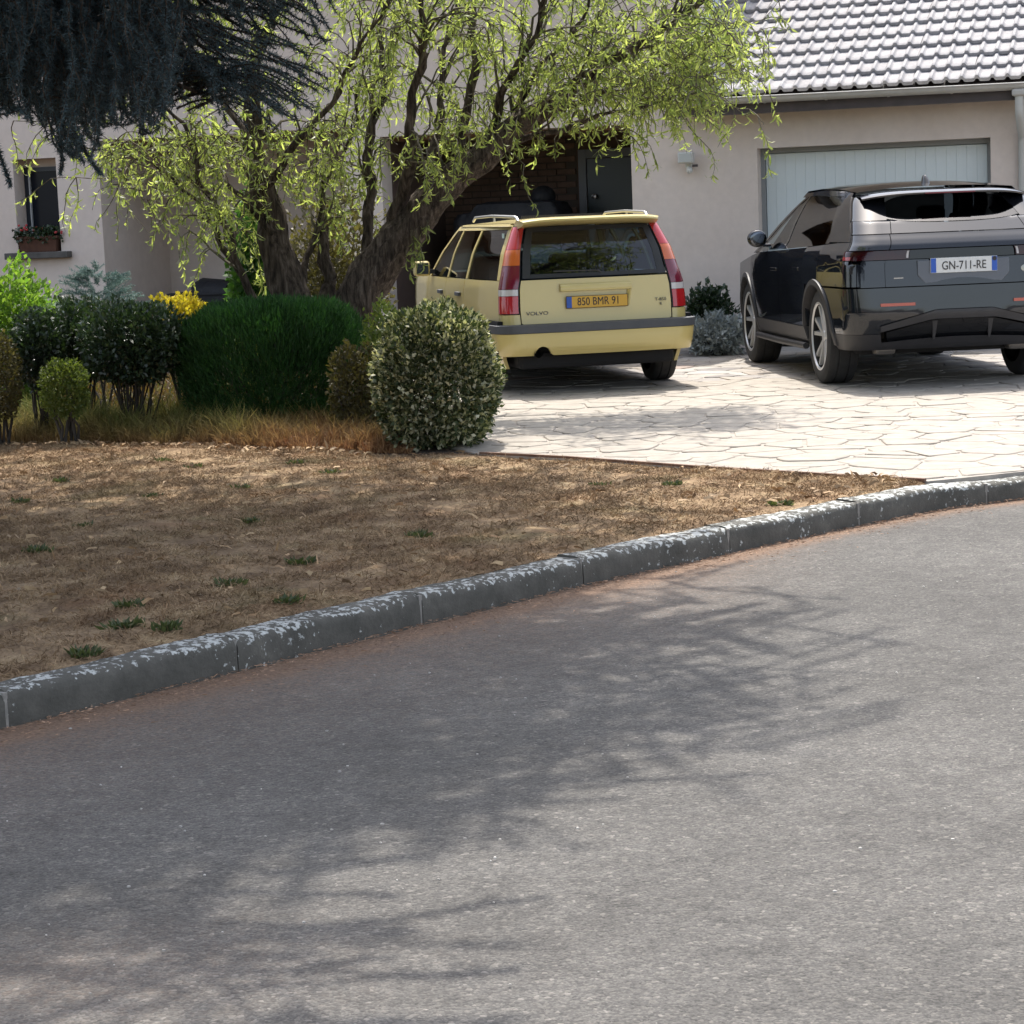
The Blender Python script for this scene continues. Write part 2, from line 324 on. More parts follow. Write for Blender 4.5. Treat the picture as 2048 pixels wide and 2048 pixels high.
# small stones lying on the road
mb = MB()
for i in range(260):
    x = random.uniform(-2.6, 2.4); y = random.uniform(4.0, 10); r = random.uniform(.002, .0045)
    if y > np.interp(x, KA[:, 0], KA[:, 1])-.08: continue
    mb.ball((x, y, .004), (r*random.uniform(.8, 1.5), r, r*.7), 5, 3)
tag(mb.build('loose_grit', pm('grit', (.3, .28, .25), .9, c2=(.55, .52, .48), scale=3, island=.3), angle=60), 'pale loose grit lying on the asphalt', 'grit', kind='stuff')
# --- driveway: crazy paving
bx = [(2.16, 11.32), (1.81, 11.60), (1.07, 12.30), (.33, 13.10), (-.18, 13.53), (-.62, 14.6), (-.85, 16.5), (-1.2, 19), (-1.4, 24.2)]
right = [(9, 21.1), (9, 12.97), (6.5, 12.5), (4.5, 12.1), (3.4, 11.81), (2.72, 11.575), (2.4, 11.42)]
DRIVE = bx+right
mb = MB(); nD = len(DRIVE)
mb.add([(x, y, .121) for x, y in DRIVE]+[(x, y, -.02) for x, y in DRIVE], [tuple(range(nD))]+[(i, i+nD, (i+1) % nD+nD, (i+1) % nD) for i in range(nD)])
drive = tag(mb.build('driveway', pm('joint_mortar', (.30, .265, .23), .95, c2=(.38, .345, .30), scale=9, bump=.4, bscale=80)), kind='structure')
def clip(poly, a, nrm):                       # keep the side where (p-a).nrm <= 0
    out = []
    for i in range(len(poly)):
        p, q = poly[i], poly[(i+1) % len(poly)]; dp = (p-a)@nrm; dq = (q-a)@nrm
        if dp <= 0: out.append(p)
        if dp*dq < 0: out.append(p+(q-p)*(dp/(dp-dq)))
    return out
pts = []; gs = .33
for j in range(46):
    for i in range(-5, 27):
        x = i*gs+(.5*gs if j % 2 else 0)+random.uniform(-.16, .16); y = 11.1+j*gs*.9+random.uniform(-.14, .14); pts.append((x, y))
pts = np.array(pts)
from math import hypot
def inside(p, poly):
    c = False; j = len(poly)-1
    for i in range(len(poly)):
        a, b = poly[i], poly[j]
        if (a[1] > p[1]) != (b[1] > p[1]) and p[0] < (b[0]-a[0])*(p[1]-a[1])/(b[1]-a[1])+a[0]: c = not c
        j = i
    return c
ids = [k for k in range(len(pts)) if inside(pts[k], DRIVE) and pts[k][0] < 6.2]
def stonemat():
    m, t, out = newmat('pale_limestone'); b = N(t, 'ShaderNodeBsdfPrincipled'); L(t, b.outputs[0], out.inputs[0]); b.inputs['Roughness'].default_value = .8; b.inputs['Specular IOR Level'].default_value = .3
    co = coords(t, True); g = N(t, 'ShaderNodeNewGeometry')
    col = ramp(t, g.outputs['Random Per Island'], [(0, (.24, .225, .215)), (.2, (.33, .31, .29)), (.4, (.385, .355, .32)), (.6, (.34, .305, .26)), (.8, (.41, .39, .37)), (.93, (.37, .335, .29)), (1, (.32, .245, .21))])
    col = mixc(t, 1., col, ramp(t, noise(t, co, 7, 6, .65), [(.3, .78), (.7, 1.14)]), 'MULTIPLY')
    col = mixc(t, ramp(t, noise(t, co, 2.2, 5), [(.58, 0.), (.7, .35)]), col, (.36, .30, .25))
    L(t, col, b.inputs['Base Color']); bp = N(t, 'ShaderNodeBump'); bp.inputs['Strength'].default_value = .45; bp.inputs['Distance'].default_value = .008; L(t, noise(t, co, 22, 6), bp.inputs['Height']); L(t, bp.outputs[0], b.inputs['Normal']); return m
M_stone = stonemat()
def stone(k):
    c = pts[k]; poly = [c+np.array(p) for p in ((-.6,-.6),(.6,-.6),(.6,.6),(-.6,.6))]
    dn = np.argsort(np.hypot(*(pts-c).T))[1:22]
    for j in dn:
        m_ = (pts[j]+c)/2; nn = (pts[j]-c)/np.linalg.norm(pts[j]-c); poly = clip(poly, m_-nn*random.uniform(.005, .014), nn)
        if len(poly) < 3: return None
    for a, b in zip(DRIVE, DRIVE[1:]+DRIVE[:1]):
        a = np.array(a); b = np.array(b); e = b-a
        nn = np.array([e[1], -e[0]])/np.linalg.norm(e)
        if (c-a)@nn > 0: nn = -nn
        if abs((c-a)@nn) < .5 and -.6 < (c-a)@e/np.linalg.norm(e) < np.linalg.norm(e)+.6: poly = clip(poly, a-nn*.012, nn)
    if len(poly) < 3: return None
    out = []
    for i in range(len(poly)):                # rough, slightly rounded outline
        p, q = poly[i], poly[(i+1) % len(poly)]; l = np.linalg.norm(q-p)
        if l < .02: continue
        nn = np.array([q[1]-p[1], p[0]-q[0]])/l; cut = min(.03, l*.3)/l
        out += [p+(q-p)*cut, (p+q)/2-nn*random.uniform(-.004, .012)*0, p+(q-p)*(1-cut)]
    h = .128+random.uniform(-.003, .003); tx, ty = random.uniform(-.006, .006), random.uniform(-.006, .006); n = len(out)
    if n < 6: return None
    def z(p): return h+(p-c)@np.array([tx, ty])
    ins = [c+(p-c)*(1-.006/max(np.linalg.norm(p-c), .05)) for p in out]
    vs = [(p[0], p[1], .10) for p in out]+[(p[0], p[1], z(p)-.004) for p in out]+[(p[0], p[1], z(p)) for p in ins]
    fs = [(i, (i+1) % n, (i+1) % n+n, i+n) for i in range(n)]+[(i+n, (i+1) % n+n, (i+1) % n+2*n, i+2*n) for i in range(n)]+[tuple(range(2*n, 3*n))]
    return vs, fs
ids.sort(key=lambda k: pts[k][1]+(6 if (abs(pts[k][0]/pts[k][1]) > .245 or pts[k][0]/pts[k][1] < -.03) else 0))
rest = MB(); cnt = 0
for k in ids:
    r_ = stone(k)
    if r_ is None: continue
    if cnt < 298: MB().add(*r_).build('paving_stone', M_stone, drive); cnt += 1
    else: rest.add(*r_)
tag(rest.build('far_paving_stones', M_stone, drive), kind='stuff')
# thin rusty edging strip between lawn and paving
mb = MB(); e = [np.array(p) for p in BACK[6:]]
for a, b in zip(e[:-1], e[1:]):
    n_ = np.array([-(b-a)[1], (b-a)[0]])/np.linalg.norm(b-a)*.012
    mb.add([(q[0], q[1], z) for z in (.05, .135) for q in (a-n_, b-n_, b+n_, a+n_)], [(0,1,5,4),(1,2,6,5),(2,3,7,6),(3,0,4,7),(4,5,6,7)])
tag(mb.build('edging_strip', pm('rusted_edging', (.11, .055, .035), .9, c2=(.2, .12, .08), scale=10)), 'thin rust brown edging between dry lawn and pale paving', 'edging')
# garden soil behind the lawn
bed = [(-9, 18.2), (-3.62, 15.6), (-2.08, 14.72), (-.88, 13.87), (-.2, 13.56), (-.63, 14.6), (-.86, 16.5), (-1.21, 19), (-1.41, 24.15), (-12, 28)]
tag(MB().add([(x, y, .115) for x, y in bed], [tuple(range(len(bed)))]).build('garden_bed', pm('bed_soil', (.04, .027, .018), .95, c2=(.075, .05, .033), scale=6, bump=.7, bscale=40, bdist=.03, world=True)), kind='structure')
# ================================================================ HOUSE (local u along the front, v into the house)
PHI = math.radians(17); GX, GY = 1.27, 23.5
house = empty('house', (GX, GY, 0), -PHI)
tag(house, 'two storey pinkish beige rendered house with garage wing and grey tiled roof', 'house')
def HW(u, v, z): return np.array([GX+u*math.cos(PHI)+v*math.sin(PHI), GY-u*math.sin(PHI)+v*math.cos(PHI), z])
M_wall = pm('pink_beige_render', (.66, .565, .495), .92, c2=(.70, .61, .54), scale=1.3, bump=.35, bscale=180, bdist=.004, fine=.04, fscale=12, spec=.2)
M_tile = pm('grey_concrete_tile', (.27, .258, .26), .85, c2=(.36, .348, .348), scale=5, bump=.3, bscale=60, fine=.12, fscale=30, world=True, island=.0)
M_gut = pm('grey_beige_gutter', (.42, .40, .36), .55, c2=(.48, .46, .42), scale=6)
M_fascia = pm('shade_toned_fascia', (.06, .05, .05), .6, c2=(.08, .065, .065), scale=8)  # dark tone carries the eave's shadow, painted into the colour
M_white = pm('white_lacquer', (.66, .72, .72), .45, c2=(.70, .76, .76), scale=2)
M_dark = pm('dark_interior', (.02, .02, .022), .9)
M_sill = pm('grey_concrete_sill', (.075, .072, .066), .9, c2=(.115, .108, .10), scale=9, bump=.3)
M_zinc = pm('zinc_flashing', (.45, .50, .55), .35, metal=.7, c2=(.55, .6, .65), scale=5)
def wall_panel(name, us, zs, solid, v0, v1, mat, parent):
    mb = MB(); nu, nz = len(us)-1, len(zs)-1
    S_ = [[solid((us[i]+us[i+1])/2, (zs[j]+zs[j+1])/2) for j in range(nz)] for i in range(nu)]
    for i in range(nu):
        for j in range(nz):
            if not S_[i][j]: continue
            a, b, c, d = us[i], us[i+1], zs[j], zs[j+1]
            for v in (v0, v1): mb.add([(a,v,c),(b,v,c),(b,v,d),(a,v,d)], [(0,1,2,3)])
            if i == 0 or not S_[i-1][j]: mb.add([(a,v0,c),(a,v1,c),(a,v1,d),(a,v0,d)], [(0,1,2,3)])
            if i == nu-1 or not S_[i+1][j]: mb.add([(b,v0,c),(b,v1,c),(b,v1,d),(b,v0,d)], [(0,1,2,3)])
            if j == 0 or not S_[i][j-1]: mb.add([(a,v0,c),(b,v0,c),(b,v1,c),(a,v1,c)], [(0,1,2,3)])
            if j == nz-1 or not S_[i][j+1]: mb.add([(a,v0,d),(b,v0,d),(b,v1,d),(a,v1,d)], [(0,1,2,3)])
    return mb.build(name, mat, parent)
EAVE = 4.7; MR = .69
holes = [(-7.15, -6.60, 1.40, 2.46), (-6.06, -3.1, -.1, 2.62), (-2.66, .14, -.1, 2.50)]
wall_panel('front_wall', [-12, -7.15, -6.60, -6.06, -3.1, -2.66, .14, MR], [-.05, 1.40, 2.46, 2.50, 2.62, EAVE],
           lambda u, z: not any(a < u < b and c < z < d for a, b, c, d in holes), 0, .32, M_wall, house)
DOOR = (1.48, 3.85, 2.18); D2 = (4.5, 5.5, 2.12)
wall_panel('garage_wall', [MR, DOOR[0], DOOR[1], D2[0], D2[1], 9], [-.05, D2[2], DOOR[2], 2.72],
           lambda u, z: not ((DOOR[0] < u < DOOR[1] and z < DOOR[2]) or (D2[0] < u < D2[1] and z < D2[2])), 0, .3, M_wall, house)
# sides, back and inside of the recesses
mb = MB(); mb.box(MR-.3, MR, .32, 9, 2.4, EAVE); mb.box(-12, -11.7, .32, 9, -.05, EAVE); mb.box(-12, MR, 9, 9.3, -.05, EAVE); mb.box(8.7, 9, .3, 7, -.05, 2.7); mb.box(MR, 9, 7, 7.3, -.05, 2.7)
mb.build('outer_wall', M_wall, house)
mb = MB(); mb.box(-6.3, -6.06, .32, 1.7, 0, 2.75); mb.box(-3.1, -2.9, .32, 1.7, 0, 2.75); mb.box(-6.3, -2.9, 1.7, 1.9, 0, 2.75)
mb.build('loggia_wall', M_wall, house)
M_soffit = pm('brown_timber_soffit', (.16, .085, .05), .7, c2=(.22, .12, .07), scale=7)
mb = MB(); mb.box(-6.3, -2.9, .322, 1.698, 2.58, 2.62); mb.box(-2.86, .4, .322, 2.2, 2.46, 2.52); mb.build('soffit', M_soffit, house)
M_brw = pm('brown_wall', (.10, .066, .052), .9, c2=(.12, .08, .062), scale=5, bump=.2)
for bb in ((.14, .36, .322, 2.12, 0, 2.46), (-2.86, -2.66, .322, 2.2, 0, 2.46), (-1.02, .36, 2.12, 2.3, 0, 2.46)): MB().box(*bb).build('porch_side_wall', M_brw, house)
# brick back wall of the porch, brick by brick
bw = MB().box(-2.66, -1.02, 2.14, 2.3, 0, 2.46).build('porch_brick_wall', pm('brick_joint', (.085, .07, .06), .95), house)
M_brick = pm('brown_brick', (.13, .083, .064), .9, c2=(.17, .11, .082), scale=3, bump=.4, bscale=90, world=True, fine=.15, fscale=9)
bme = MB().box(0, .222, 0, .03, 0, .062).mesh('brick', bevel=.004, seg=1); bme.materials.append(M_brick)
bhm = MB().box(0, .106, 0, .03, 0, .062).mesh('brick', bevel=.004, seg=1); bhm.materials.append(M_brick)
for j in range(32):
    z = .135+j*.0735; u = -2.655
    if j % 2: o = link('brick', bhm, None, bw); o.location = (u, 2.118, z); u += .116
    while u+.222 < -1.02:
        o = link('brick', bme, None, bw); o.location = (u, 2.118+random.uniform(-.002, .002), z); u += .232
# porch door
dr = empty('porch_door'); dr.parent = house
M_dframe = pm('grey_blue_frame', (.16, .175, .20), .5, c2=(.19, .205, .23), scale=4)
mb = MB(); mb.box(-.99, -.90, 2.06, 2.119, .13, 2.32); mb.box(.02, .11, 2.06, 2.119, .13, 2.32); mb.box(-.898, .018, 2.062, 2.119, 2.22, 2.32); mb.build('door_frame', M_dframe, dr)
MB().box(-.89, .01, 2.08, 2.118, .14, 2.21).build('door_leaf', pm('dark_blue_door', (.018, .03, .045), .3, c2=(.022, .036, .05), scale=3), dr)
mb = MB(); mb.lathe([(.001, 0), (.028, 0), (.03, .01), (.012, .03), (.012, .045), (.028, .06), (.028, .085), (.001, .095)], 14, (-.80, 2.08, 1.78), 'y')
for i, v in enumerate(mb.v): mb.v[i] = (v[0], 2.08-(v[1]-2.08), v[2])
mb.build('door_knob', pm('brushed_steel', (.5, .5, .5), .3, 1), dr, angle=50)
MB().box(-12, 9, .33, 9, .02, .128).build('indoor_floor', M_sill, house)
# tall stack of garden furniture under a black cover, in the porch
gr = empty('covered_furniture', tuple(HW(-1.55, 1.25, .13)), -PHI); tag(gr, 'tall stack of garden furniture under a black cover in the dark porch', 'furniture')
M_cover = pm('black_cover', (.012, .013, .016), .7, c2=(.02, .021, .025), scale=6, bump=.6, bscale=12, bdist=.03)
mb = MB(); rows = []
for z, k in ((0, 1.04), (.3, 1.0), (.8, .98), (1.3, .97), (1.52, .95), (1.6, .88), (1.63, .6)):
    rows.append([((.66*k+.02*math.sin(9*a+z*5))*np.sign(math.cos(a))*abs(math.cos(a))**.35, (.42*k+.02*math.sin(7*a+z*4))*np.sign(math.sin(a))*abs(math.sin(a))**.35, z-.10*(math.cos(a) < -.2)*(z > 1.4)) for a in np.linspace(0, 2*math.pi, 33)[:-1]])
mb.grid(rows, True); mb.add(rows[-1], [tuple(range(32))]); mb.build('cover', M_cover, gr, angle=50)
mb = MB(); mb.ball((.36, 0, 1.66), (.14, .18, .13), 12, 8); mb.build('cushion_bump', M_cover, gr, angle=60)
mb = MB(); mb.tube([(-.66, -.44, .62), (.66, -.44, .60), (.68, .44, .6), (-.68, .44, .62), (-.66, -.44, .62)], .012, 6); mb.build('tie_cord', M_cover, gr)
# garage door of vertical boards
gd = empty('garage_door'); gd.parent = house
MB().box(DOOR[0], DOOR[1], .2635, .29, .13, DOOR[2]).build('backing', pm('door_joint', (.64, .70, .70), .6), gd)
mb = MB(); mb.box(DOOR[0], DOOR[0]+.045, .2, .262, .13, DOOR[2]); mb.box(DOOR[1]-.045, DOOR[1], .2, .262, .13, DOOR[2]); mb.box(DOOR[0]+.045, DOOR[1]-.045, .2, .262, DOOR[2]-.05, DOOR[2]); mb.build('door_frame', pm('grey_frame', (.27, .28, .28), .5), gd)
nb = 22; wd = (DOOR[1]-DOOR[0]-.1)/nb
pme = MB().box(.0006, wd-.0006, 0, .03, 0, DOOR[2]-.06-.15).mesh('door_board', bevel=.0008, seg=1); pme.materials.append(M_white)
for i in range(nb): o = link('door_board', pme, None, gd); o.location = (DOOR[0]+.05+i*wd, .231, .15)
# second door at the right edge of the picture
sd_ = empty('side_door'); sd_.parent = house
mb = MB(); mb.box(D2[0], D2[0]+.07, .1, .2, .13, D2[2]); mb.box(D2[1]-.07, D2[1], .1, .2, .13, D2[2]); mb.box(D2[0]+.07, D2[1]-.07, .1, .2, D2[2]-.07, D2[2]); mb.build('door_frame', M_white, sd_)
MB().box(D2[0]+.07, D2[1]-.07, .14, .19, .14, D2[2]-.07).build('door_leaf', M_white, sd_)
# garage roof, tile by tile
SL = math.radians(25); VE, ZE = -.40, 2.72
roof = empty('roof'); roof.parent = house
mb = MB(); mb.add([(MR, VE+.03, ZE-.03), (9, VE+.03, ZE-.03), (9, 3.6, ZE-.03+(3.57-VE)*math.tan(SL)), (MR, 3.6, ZE-.03+(3.57-VE)*math.tan(SL)), (9, 8, ZE-.3), (MR, 8, ZE-.3), (MR, VE+.03, ZE-.07), (9, VE+.03, ZE-.07)],
       [(0,1,2,3), (3,2,4,5), (6,7,1,0)]); mb.build('roof_deck', M_fascia, roof)
TW, TL, ST = .30, .40, .335
prof = []
for k in range(25):
    x = TW*k/24; ph = (x/(TW/2)) % 1.0
    z = .030*math.exp(-((ph-.25)/.15)**4)
    prof.append((x, z))
mb = MB(); rows = []
for (yy, dz) in ((0, -.034), (0, 0), (.006, .004), (.12, .004), (.26, .002), (TL, 0)):
    rows.append([(x, yy, z+dz+.03*(1-yy/TL)) for x, z in prof])
mb.grid(rows); tme = mb.mesh('roof_tile', angle=40); tme.materials.append(M_tile)
ncol = 21; nrow = 12; ca, sa = math.cos(SL), math.sin(SL)
for j in range(nrow):
    for i in range(ncol):
        o = link('roof_tile', tme, None, roof); s = j*ST
        o.location = (MR+.03+i*TW+random.uniform(-.004, .004), VE+s*ca, ZE+s*sa+random.uniform(0, .004)); o.rotation_euler = (SL-.035+random.uniform(-.008, .008), random.uniform(-.008, .008), random.uniform(-.012, .012))
mb = MB(); mb.add([(MR-.004, VE+.05, ZE+.02), (MR+.06, VE+.05, ZE+.075), (MR+.06, 3.6, ZE+.075+(3.55-VE)*math.tan(SL)), (MR+.004, 3.6, ZE+.16+(3.55-VE)*math.tan(SL)), (MR+.004, VE+.05, ZE+.16)], [(0,1,2,3,4)]); 
mb = MB(); dzr = (3.55-VE)*math.tan(SL)
mb.grid([[(MR+.003, VE+.4, ZE+.32), (MR+.003, VE+.4, ZE+.24), (MR+.012, VE+.4, ZE+.24), (MR+.07, VE+.4, ZE+.235)], [(MR+.003, 3.6, ZE+.32+dzr-.16), (MR+.003, 3.6, ZE+.24+dzr-.16), (MR+.012, 3.6, ZE+.24+dzr-.16), (MR+.07, 3.6, ZE+.235+dzr-.16)]]); mb.build('flashing', M_zinc, roof)
# main roof (above the picture, it shades the front)
mb = MB(); mb.add([(-12.4, -.35, EAVE), (MR+.15, -.35, EAVE), (MR+.15, 4.6, EAVE+2.3), (-12.4, 4.6, EAVE+2.3), (MR+.15, 9.6, EAVE), (-12.4, 9.6, EAVE), (-12.4, -.35, EAVE-.12), (MR+.15, -.35, EAVE-.12), (MR+.15, 9.6, EAVE-.12), (-12.4, 9.6, EAVE-.12)],
   [(0,1,2,3), (3,2,4,5), (0,1,7,6), (6,7,8,9), (1,2,4,8,7), (0,3,5,9,6)]); mb.build('main_roof', M_tile, house)
# gutter, fascia, downpipe
gt = empty('gutter'); gt.parent = house
mb = MB(); rows = []
for u in np.linspace(MR-.02, 9, 26):
    z0 = ZE-.035-.008*(u-MR)*.5
    rows.append([(u, VE-.075+.062*math.cos(a), z0+.062*math.sin(a)) for a in np.linspace(math.pi, 2*math.pi, 9)]+[(u, VE-.075+.055*math.cos(a), z0+.055*math.sin(a)) for a in np.linspace(2*math.pi, math.pi, 9)])
mb.grid(rows, True); mb.build('channel', M_gut, gt, angle=50)
mb = MB(); mb.tube([(MR-.02, VE-.137, ZE-.033), (9, VE-.137, ZE-.066)], .009, 8); mb.build('bead', M_gut, gt, angle=60)
for u in np.arange(MR+.35, 9, .62):
    z0 = ZE-.037-.004*(u-MR); mb = MB(); mb.grid([[(u+du, VE-.075+.066*math.cos(a), z0+.066*math.sin(a)) for a in np.linspace(math.pi*.98, 2*math.pi, 9)] for du in (-.012, .012)]); mb.build('bracket', M_gut, gt, angle=60)
MB().box(MR-.05, 9, VE+.01, VE+.045, ZE-.20, ZE-.045).build('fascia', M_fascia, house)  # dark board stands in for the band of shade below the gutter
MB().box(MR+.002, 9, VE+.047, -.002, ZE-.15, ZE-.12).build('eave_soffit', M_fascia, house)
mb = MB(); mb.tube([(4.17, VE-.075, ZE-.11), (4.17, VE-.075, ZE-.30), (4.17, VE-.05, ZE-.36), (4.17, -.12, ZE-.52), (4.17, -.07, ZE-.60), (4.17, -.065, .15)], .043, 12); mb.build('downpipe', pm('pale_grey_pipe', (.5, .5, .47), .5), house, angle=50)
mb = MB(); mb.box(4.10, 4.24, VE-.14, VE-.01, ZE-.17, ZE-.10); mb.build('gutter_outlet', M_gut, house, bevel=.02)
# window in a deep reveal, sill, shutter box
wn = empty('window'); wn.parent = house
M_navy = pm('navy_frame', (.012, .018, .028), .4)
u0_, u1_, z0_, z1_ = -7.15, -6.60, 1.40, 2.46
MB().box(u0_, u1_, .27, .30, z1_-.09, z1_).build('shutter_box', M_wall, wn)
mb = MB(); mb.box(u0_, u0_+.055, .24, .30, z0_, z1_-.09); mb.box(u1_-.04, u1_, .24, .30, z0_, z1_-.09); mb.box(u0_+.055, u1_-.04, .24, .30, z0_, z0_+.05); mb.box(u0_+.055, u1_-.04, .24, .30, z1_-.14, z1_-.09); mb.build('frame', M_navy, wn)
MB().box(u0_+.056, u0_+.072, .236, .30, z0_+.05, z1_-.14).build('seal', pm('pale_seal', (.5, .52, .52), .5), wn)
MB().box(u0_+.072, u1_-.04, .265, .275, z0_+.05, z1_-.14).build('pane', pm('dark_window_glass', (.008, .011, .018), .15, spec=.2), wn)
MB().box(u0_-.13, u1_+.13, -.11, .235, z0_-.075, z0_-.002).build('sill', M_sill, wn, bevel=.008)
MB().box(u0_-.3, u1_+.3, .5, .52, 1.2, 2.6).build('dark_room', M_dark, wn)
# wall lamp with sensor by the garage
lp = empty('wall_floodlight', tuple(HW(.76, -.005, 2.06)), -PHI); tag(lp, 'small white floodlight with motion sensor on the garage wall', 'wall lamp')
M_lampw = pm('white_plastic', (.62, .62, .58), .5)
MB().box(-.035, .035, -.03, 0, -.05, .05).build('wall_plate', M_lampw, lp, bevel=.006)
MB().box(-.085, .075, -.16, -.06, .0, .115).build('lamp_head', M_lampw, lp, bevel=.012)
MB().box(-.07, .06, -.166, -.161, .012, .1).build('lamp_glass', pm('frosted_glass', (.5, .52, .5), .2), lp)
MB().tube([(0, -.03, .03), (0, -.07, .03)], .014, 8).build('arm', M_lampw, lp)
mb = MB(); mb.ball((.02, -.075, -.07), (.035, .035, .04)); mb.build('sensor', M_lampw, lp, angle=60); MB().box(.055, .11, -.1, -.07, -.04, -.015).build('sensor_bracket', M_fascia, lp)
MB().tube([(.02, -.03, -.03), (.02, -.06, -.05)], .012, 8).build('sensor_arm', M_lampw, lp)
# terracotta window box on the sill
fb = empty('window_box', tuple(HW(-6.87, .02, 1.40)), -PHI); tag(fb, 'terracotta window box of red geraniums on the window sill', 'planter')
M_terra = pm('terracotta', (.075, .034, .022), .9, c2=(.11, .05, .03), scale=12)
mb = MB(); mb.grid([[(-.22,-.06,0),(.22,-.06,0),(.22,.06,0),(-.22,.06,0)], [(-.25,-.085,.15),(.25,-.085,.15),(.25,.085,.15),(-.25,.085,.15)], [(-.265,-.095,.15),(.265,-.095,.15),(.265,.095,.15),(-.265,.095,.15)], [(-.265,-.095,.18),(.265,-.095,.18),(.265,.095,.18),(-.265,.095,.18)], [(-.24,-.075,.17),(.24,-.075,.17),(.24,.075,.17),(-.24,.075,.17)]], True); mb.add([(-.24,-.075,.17),(.24,-.075,.17),(.24,.075,.17),(-.24,.075,.17)], [(0,1,2,3)])
mb.build('trough', M_terra, fb)
# covered barbecue bench against the loggia wall
bq = empty('barbecue_cabinet', tuple(HW(-5.15, .95, .13)), -PHI); tag(bq, 'low black barbecue cabinet with humped lid against the shaded wall', 'barbecue')
MB().box(-.42, .42, -.25, .25, .12, .72).build('cabinet', M_cover, bq, bevel=.03)
mb = MB(); mb.grid([[(x, .24*math.cos(a), .72+.17*(1 if abs(x) < .16 else .8)*math.sin(a)) for a in np.linspace(0, math.pi, 9)] for x in (-.2, -.14, .2, .24)]); mb.build('lid', M_cover, bq, angle=40)
MB().box(-.50, .50, -.27, .27, .69, .725).build('worktop', M_cover, bq, bevel=.01)
for sx in (-.38, .38):
    for sy in (-.2, .2): MB().box(sx-.03, sx+.03, sy-.03, sy+.03, 0, .12).build('leg', M_cover, bq)
# ================================================================ PLANTS
def leaves(C, D, Ln, Wd, fold=.25):
    n = len(C); nrm = rng.normal(size=(n, 3)); nrm[:, 2] += .6; side = unit(np.cross(D, nrm)); up = np.cross(side, D)
    mid = C+D*Ln[:, None]*.5; s = side*Wd[:, None]*.5; u = up*Wd[:, None]*fold
    V = np.stack([C, mid+s+u, C+D*Ln[:, None]-u*.4, mid-s+u], 1).reshape(-1, 3); b = np.arange(n)[:, None]*4
    return V, np.concatenate([b, b+1, b+2, b+3], 1)
def needles(C, D, Ln, Wd):
    n = len(C); side = unit(np.cross(D, rng.normal(size=(n, 3))))*Wd[:, None]*.5
    V = np.stack([C-side, C+side, C+D*Ln[:, None]], 1).reshape(-1, 3); b = np.arange(n)[:, None]*3
    return V, np.concatenate([b, b+1, b+2], 1)
def cluster(n, rad, p=2.4, lo=.55, lump=.08, zmin=-1.):
    d = unit(rng.normal(size=(n*2, 3))); d = d[d[:, 2] > zmin][:n]
    r = (np.abs(d)**p).sum(1)**(-1/p)
    rho = 1-(1-lo)*rng.uniform(size=len(d))**1.8
    ph = rng.uniform(0, 6, 6)
    lum = 1+lump*(np.sin(d[:, 0]*7+ph[0])*np.sin(d[:, 2]*6+ph[1])+.7*np.sin(d[:, 1]*9+d[:, 0]*5+ph[2])+.6*np.sin(d[:, 0]*17+d[:, 2]*13+ph[3]))+rng.normal(0, .025, len(d))
    return d*(r*rho*lum)[:, None]*np.array(rad), d
def stems(base, tips, r, n=5):
    mb = MB()
    for tp in tips:
        b = np.array(base)+np.array([random.uniform(-.06, .06), random.uniform(-.06, .06), 0]); m1 = b*.6+tp*.4+np.array([random.uniform(-.03, .03)]*3); m2 = b*.25+tp*.75+np.array([random.uniform(-.04, .04)]*3)
        mb.tube([b, m1, m2, tp], [r, r*.8, r*.55, r*.25], n, False)
    return mb
def barkmat():
    m, t, out = newmat('furrowed_bark'); b = N(t, 'ShaderNodeBsdfPrincipled'); L(t, b.outputs[0], out.inputs[0]); b.inputs['Roughness'].default_value = .95; b.inputs['Specular IOR Level'].default_value = .15
    co = coords(t); mp = N(t, 'ShaderNodeMapping'); mp.inputs['Rotation'].default_value = (0, .5, 0); mp.inputs['Scale'].default_value = (34, 34, 5); L(t, co, mp.inputs['Vector'])
    n1 = noise(t, mp.outputs[0], 1.0, 5, .65)
    col = ramp(t, n1, [(.35, (.028, .022, .018)), (.52, (.085, .066, .052)), (.7, (.18, .145, .118))]); col = mixc(t, 1., col, ramp(t, noise(t, co, 5, 4), [(.3, .75), (.7, 1.25)]), 'MULTIPLY'); L(t, col, b.inputs['Base Color'])
    bp = N(t, 'ShaderNodeBump'); bp.inputs['Strength'].default_value = 1.; bp.inputs['Distance'].default_value = .035; L(t, n1, bp.inputs['Height']); L(t, bp.outputs[0], b.inputs['Normal']); return m
M_bark = barkmat()
M_stem = pm('dark_stem', (.035, .028, .022), .9, c2=(.06, .05, .04), scale=10)
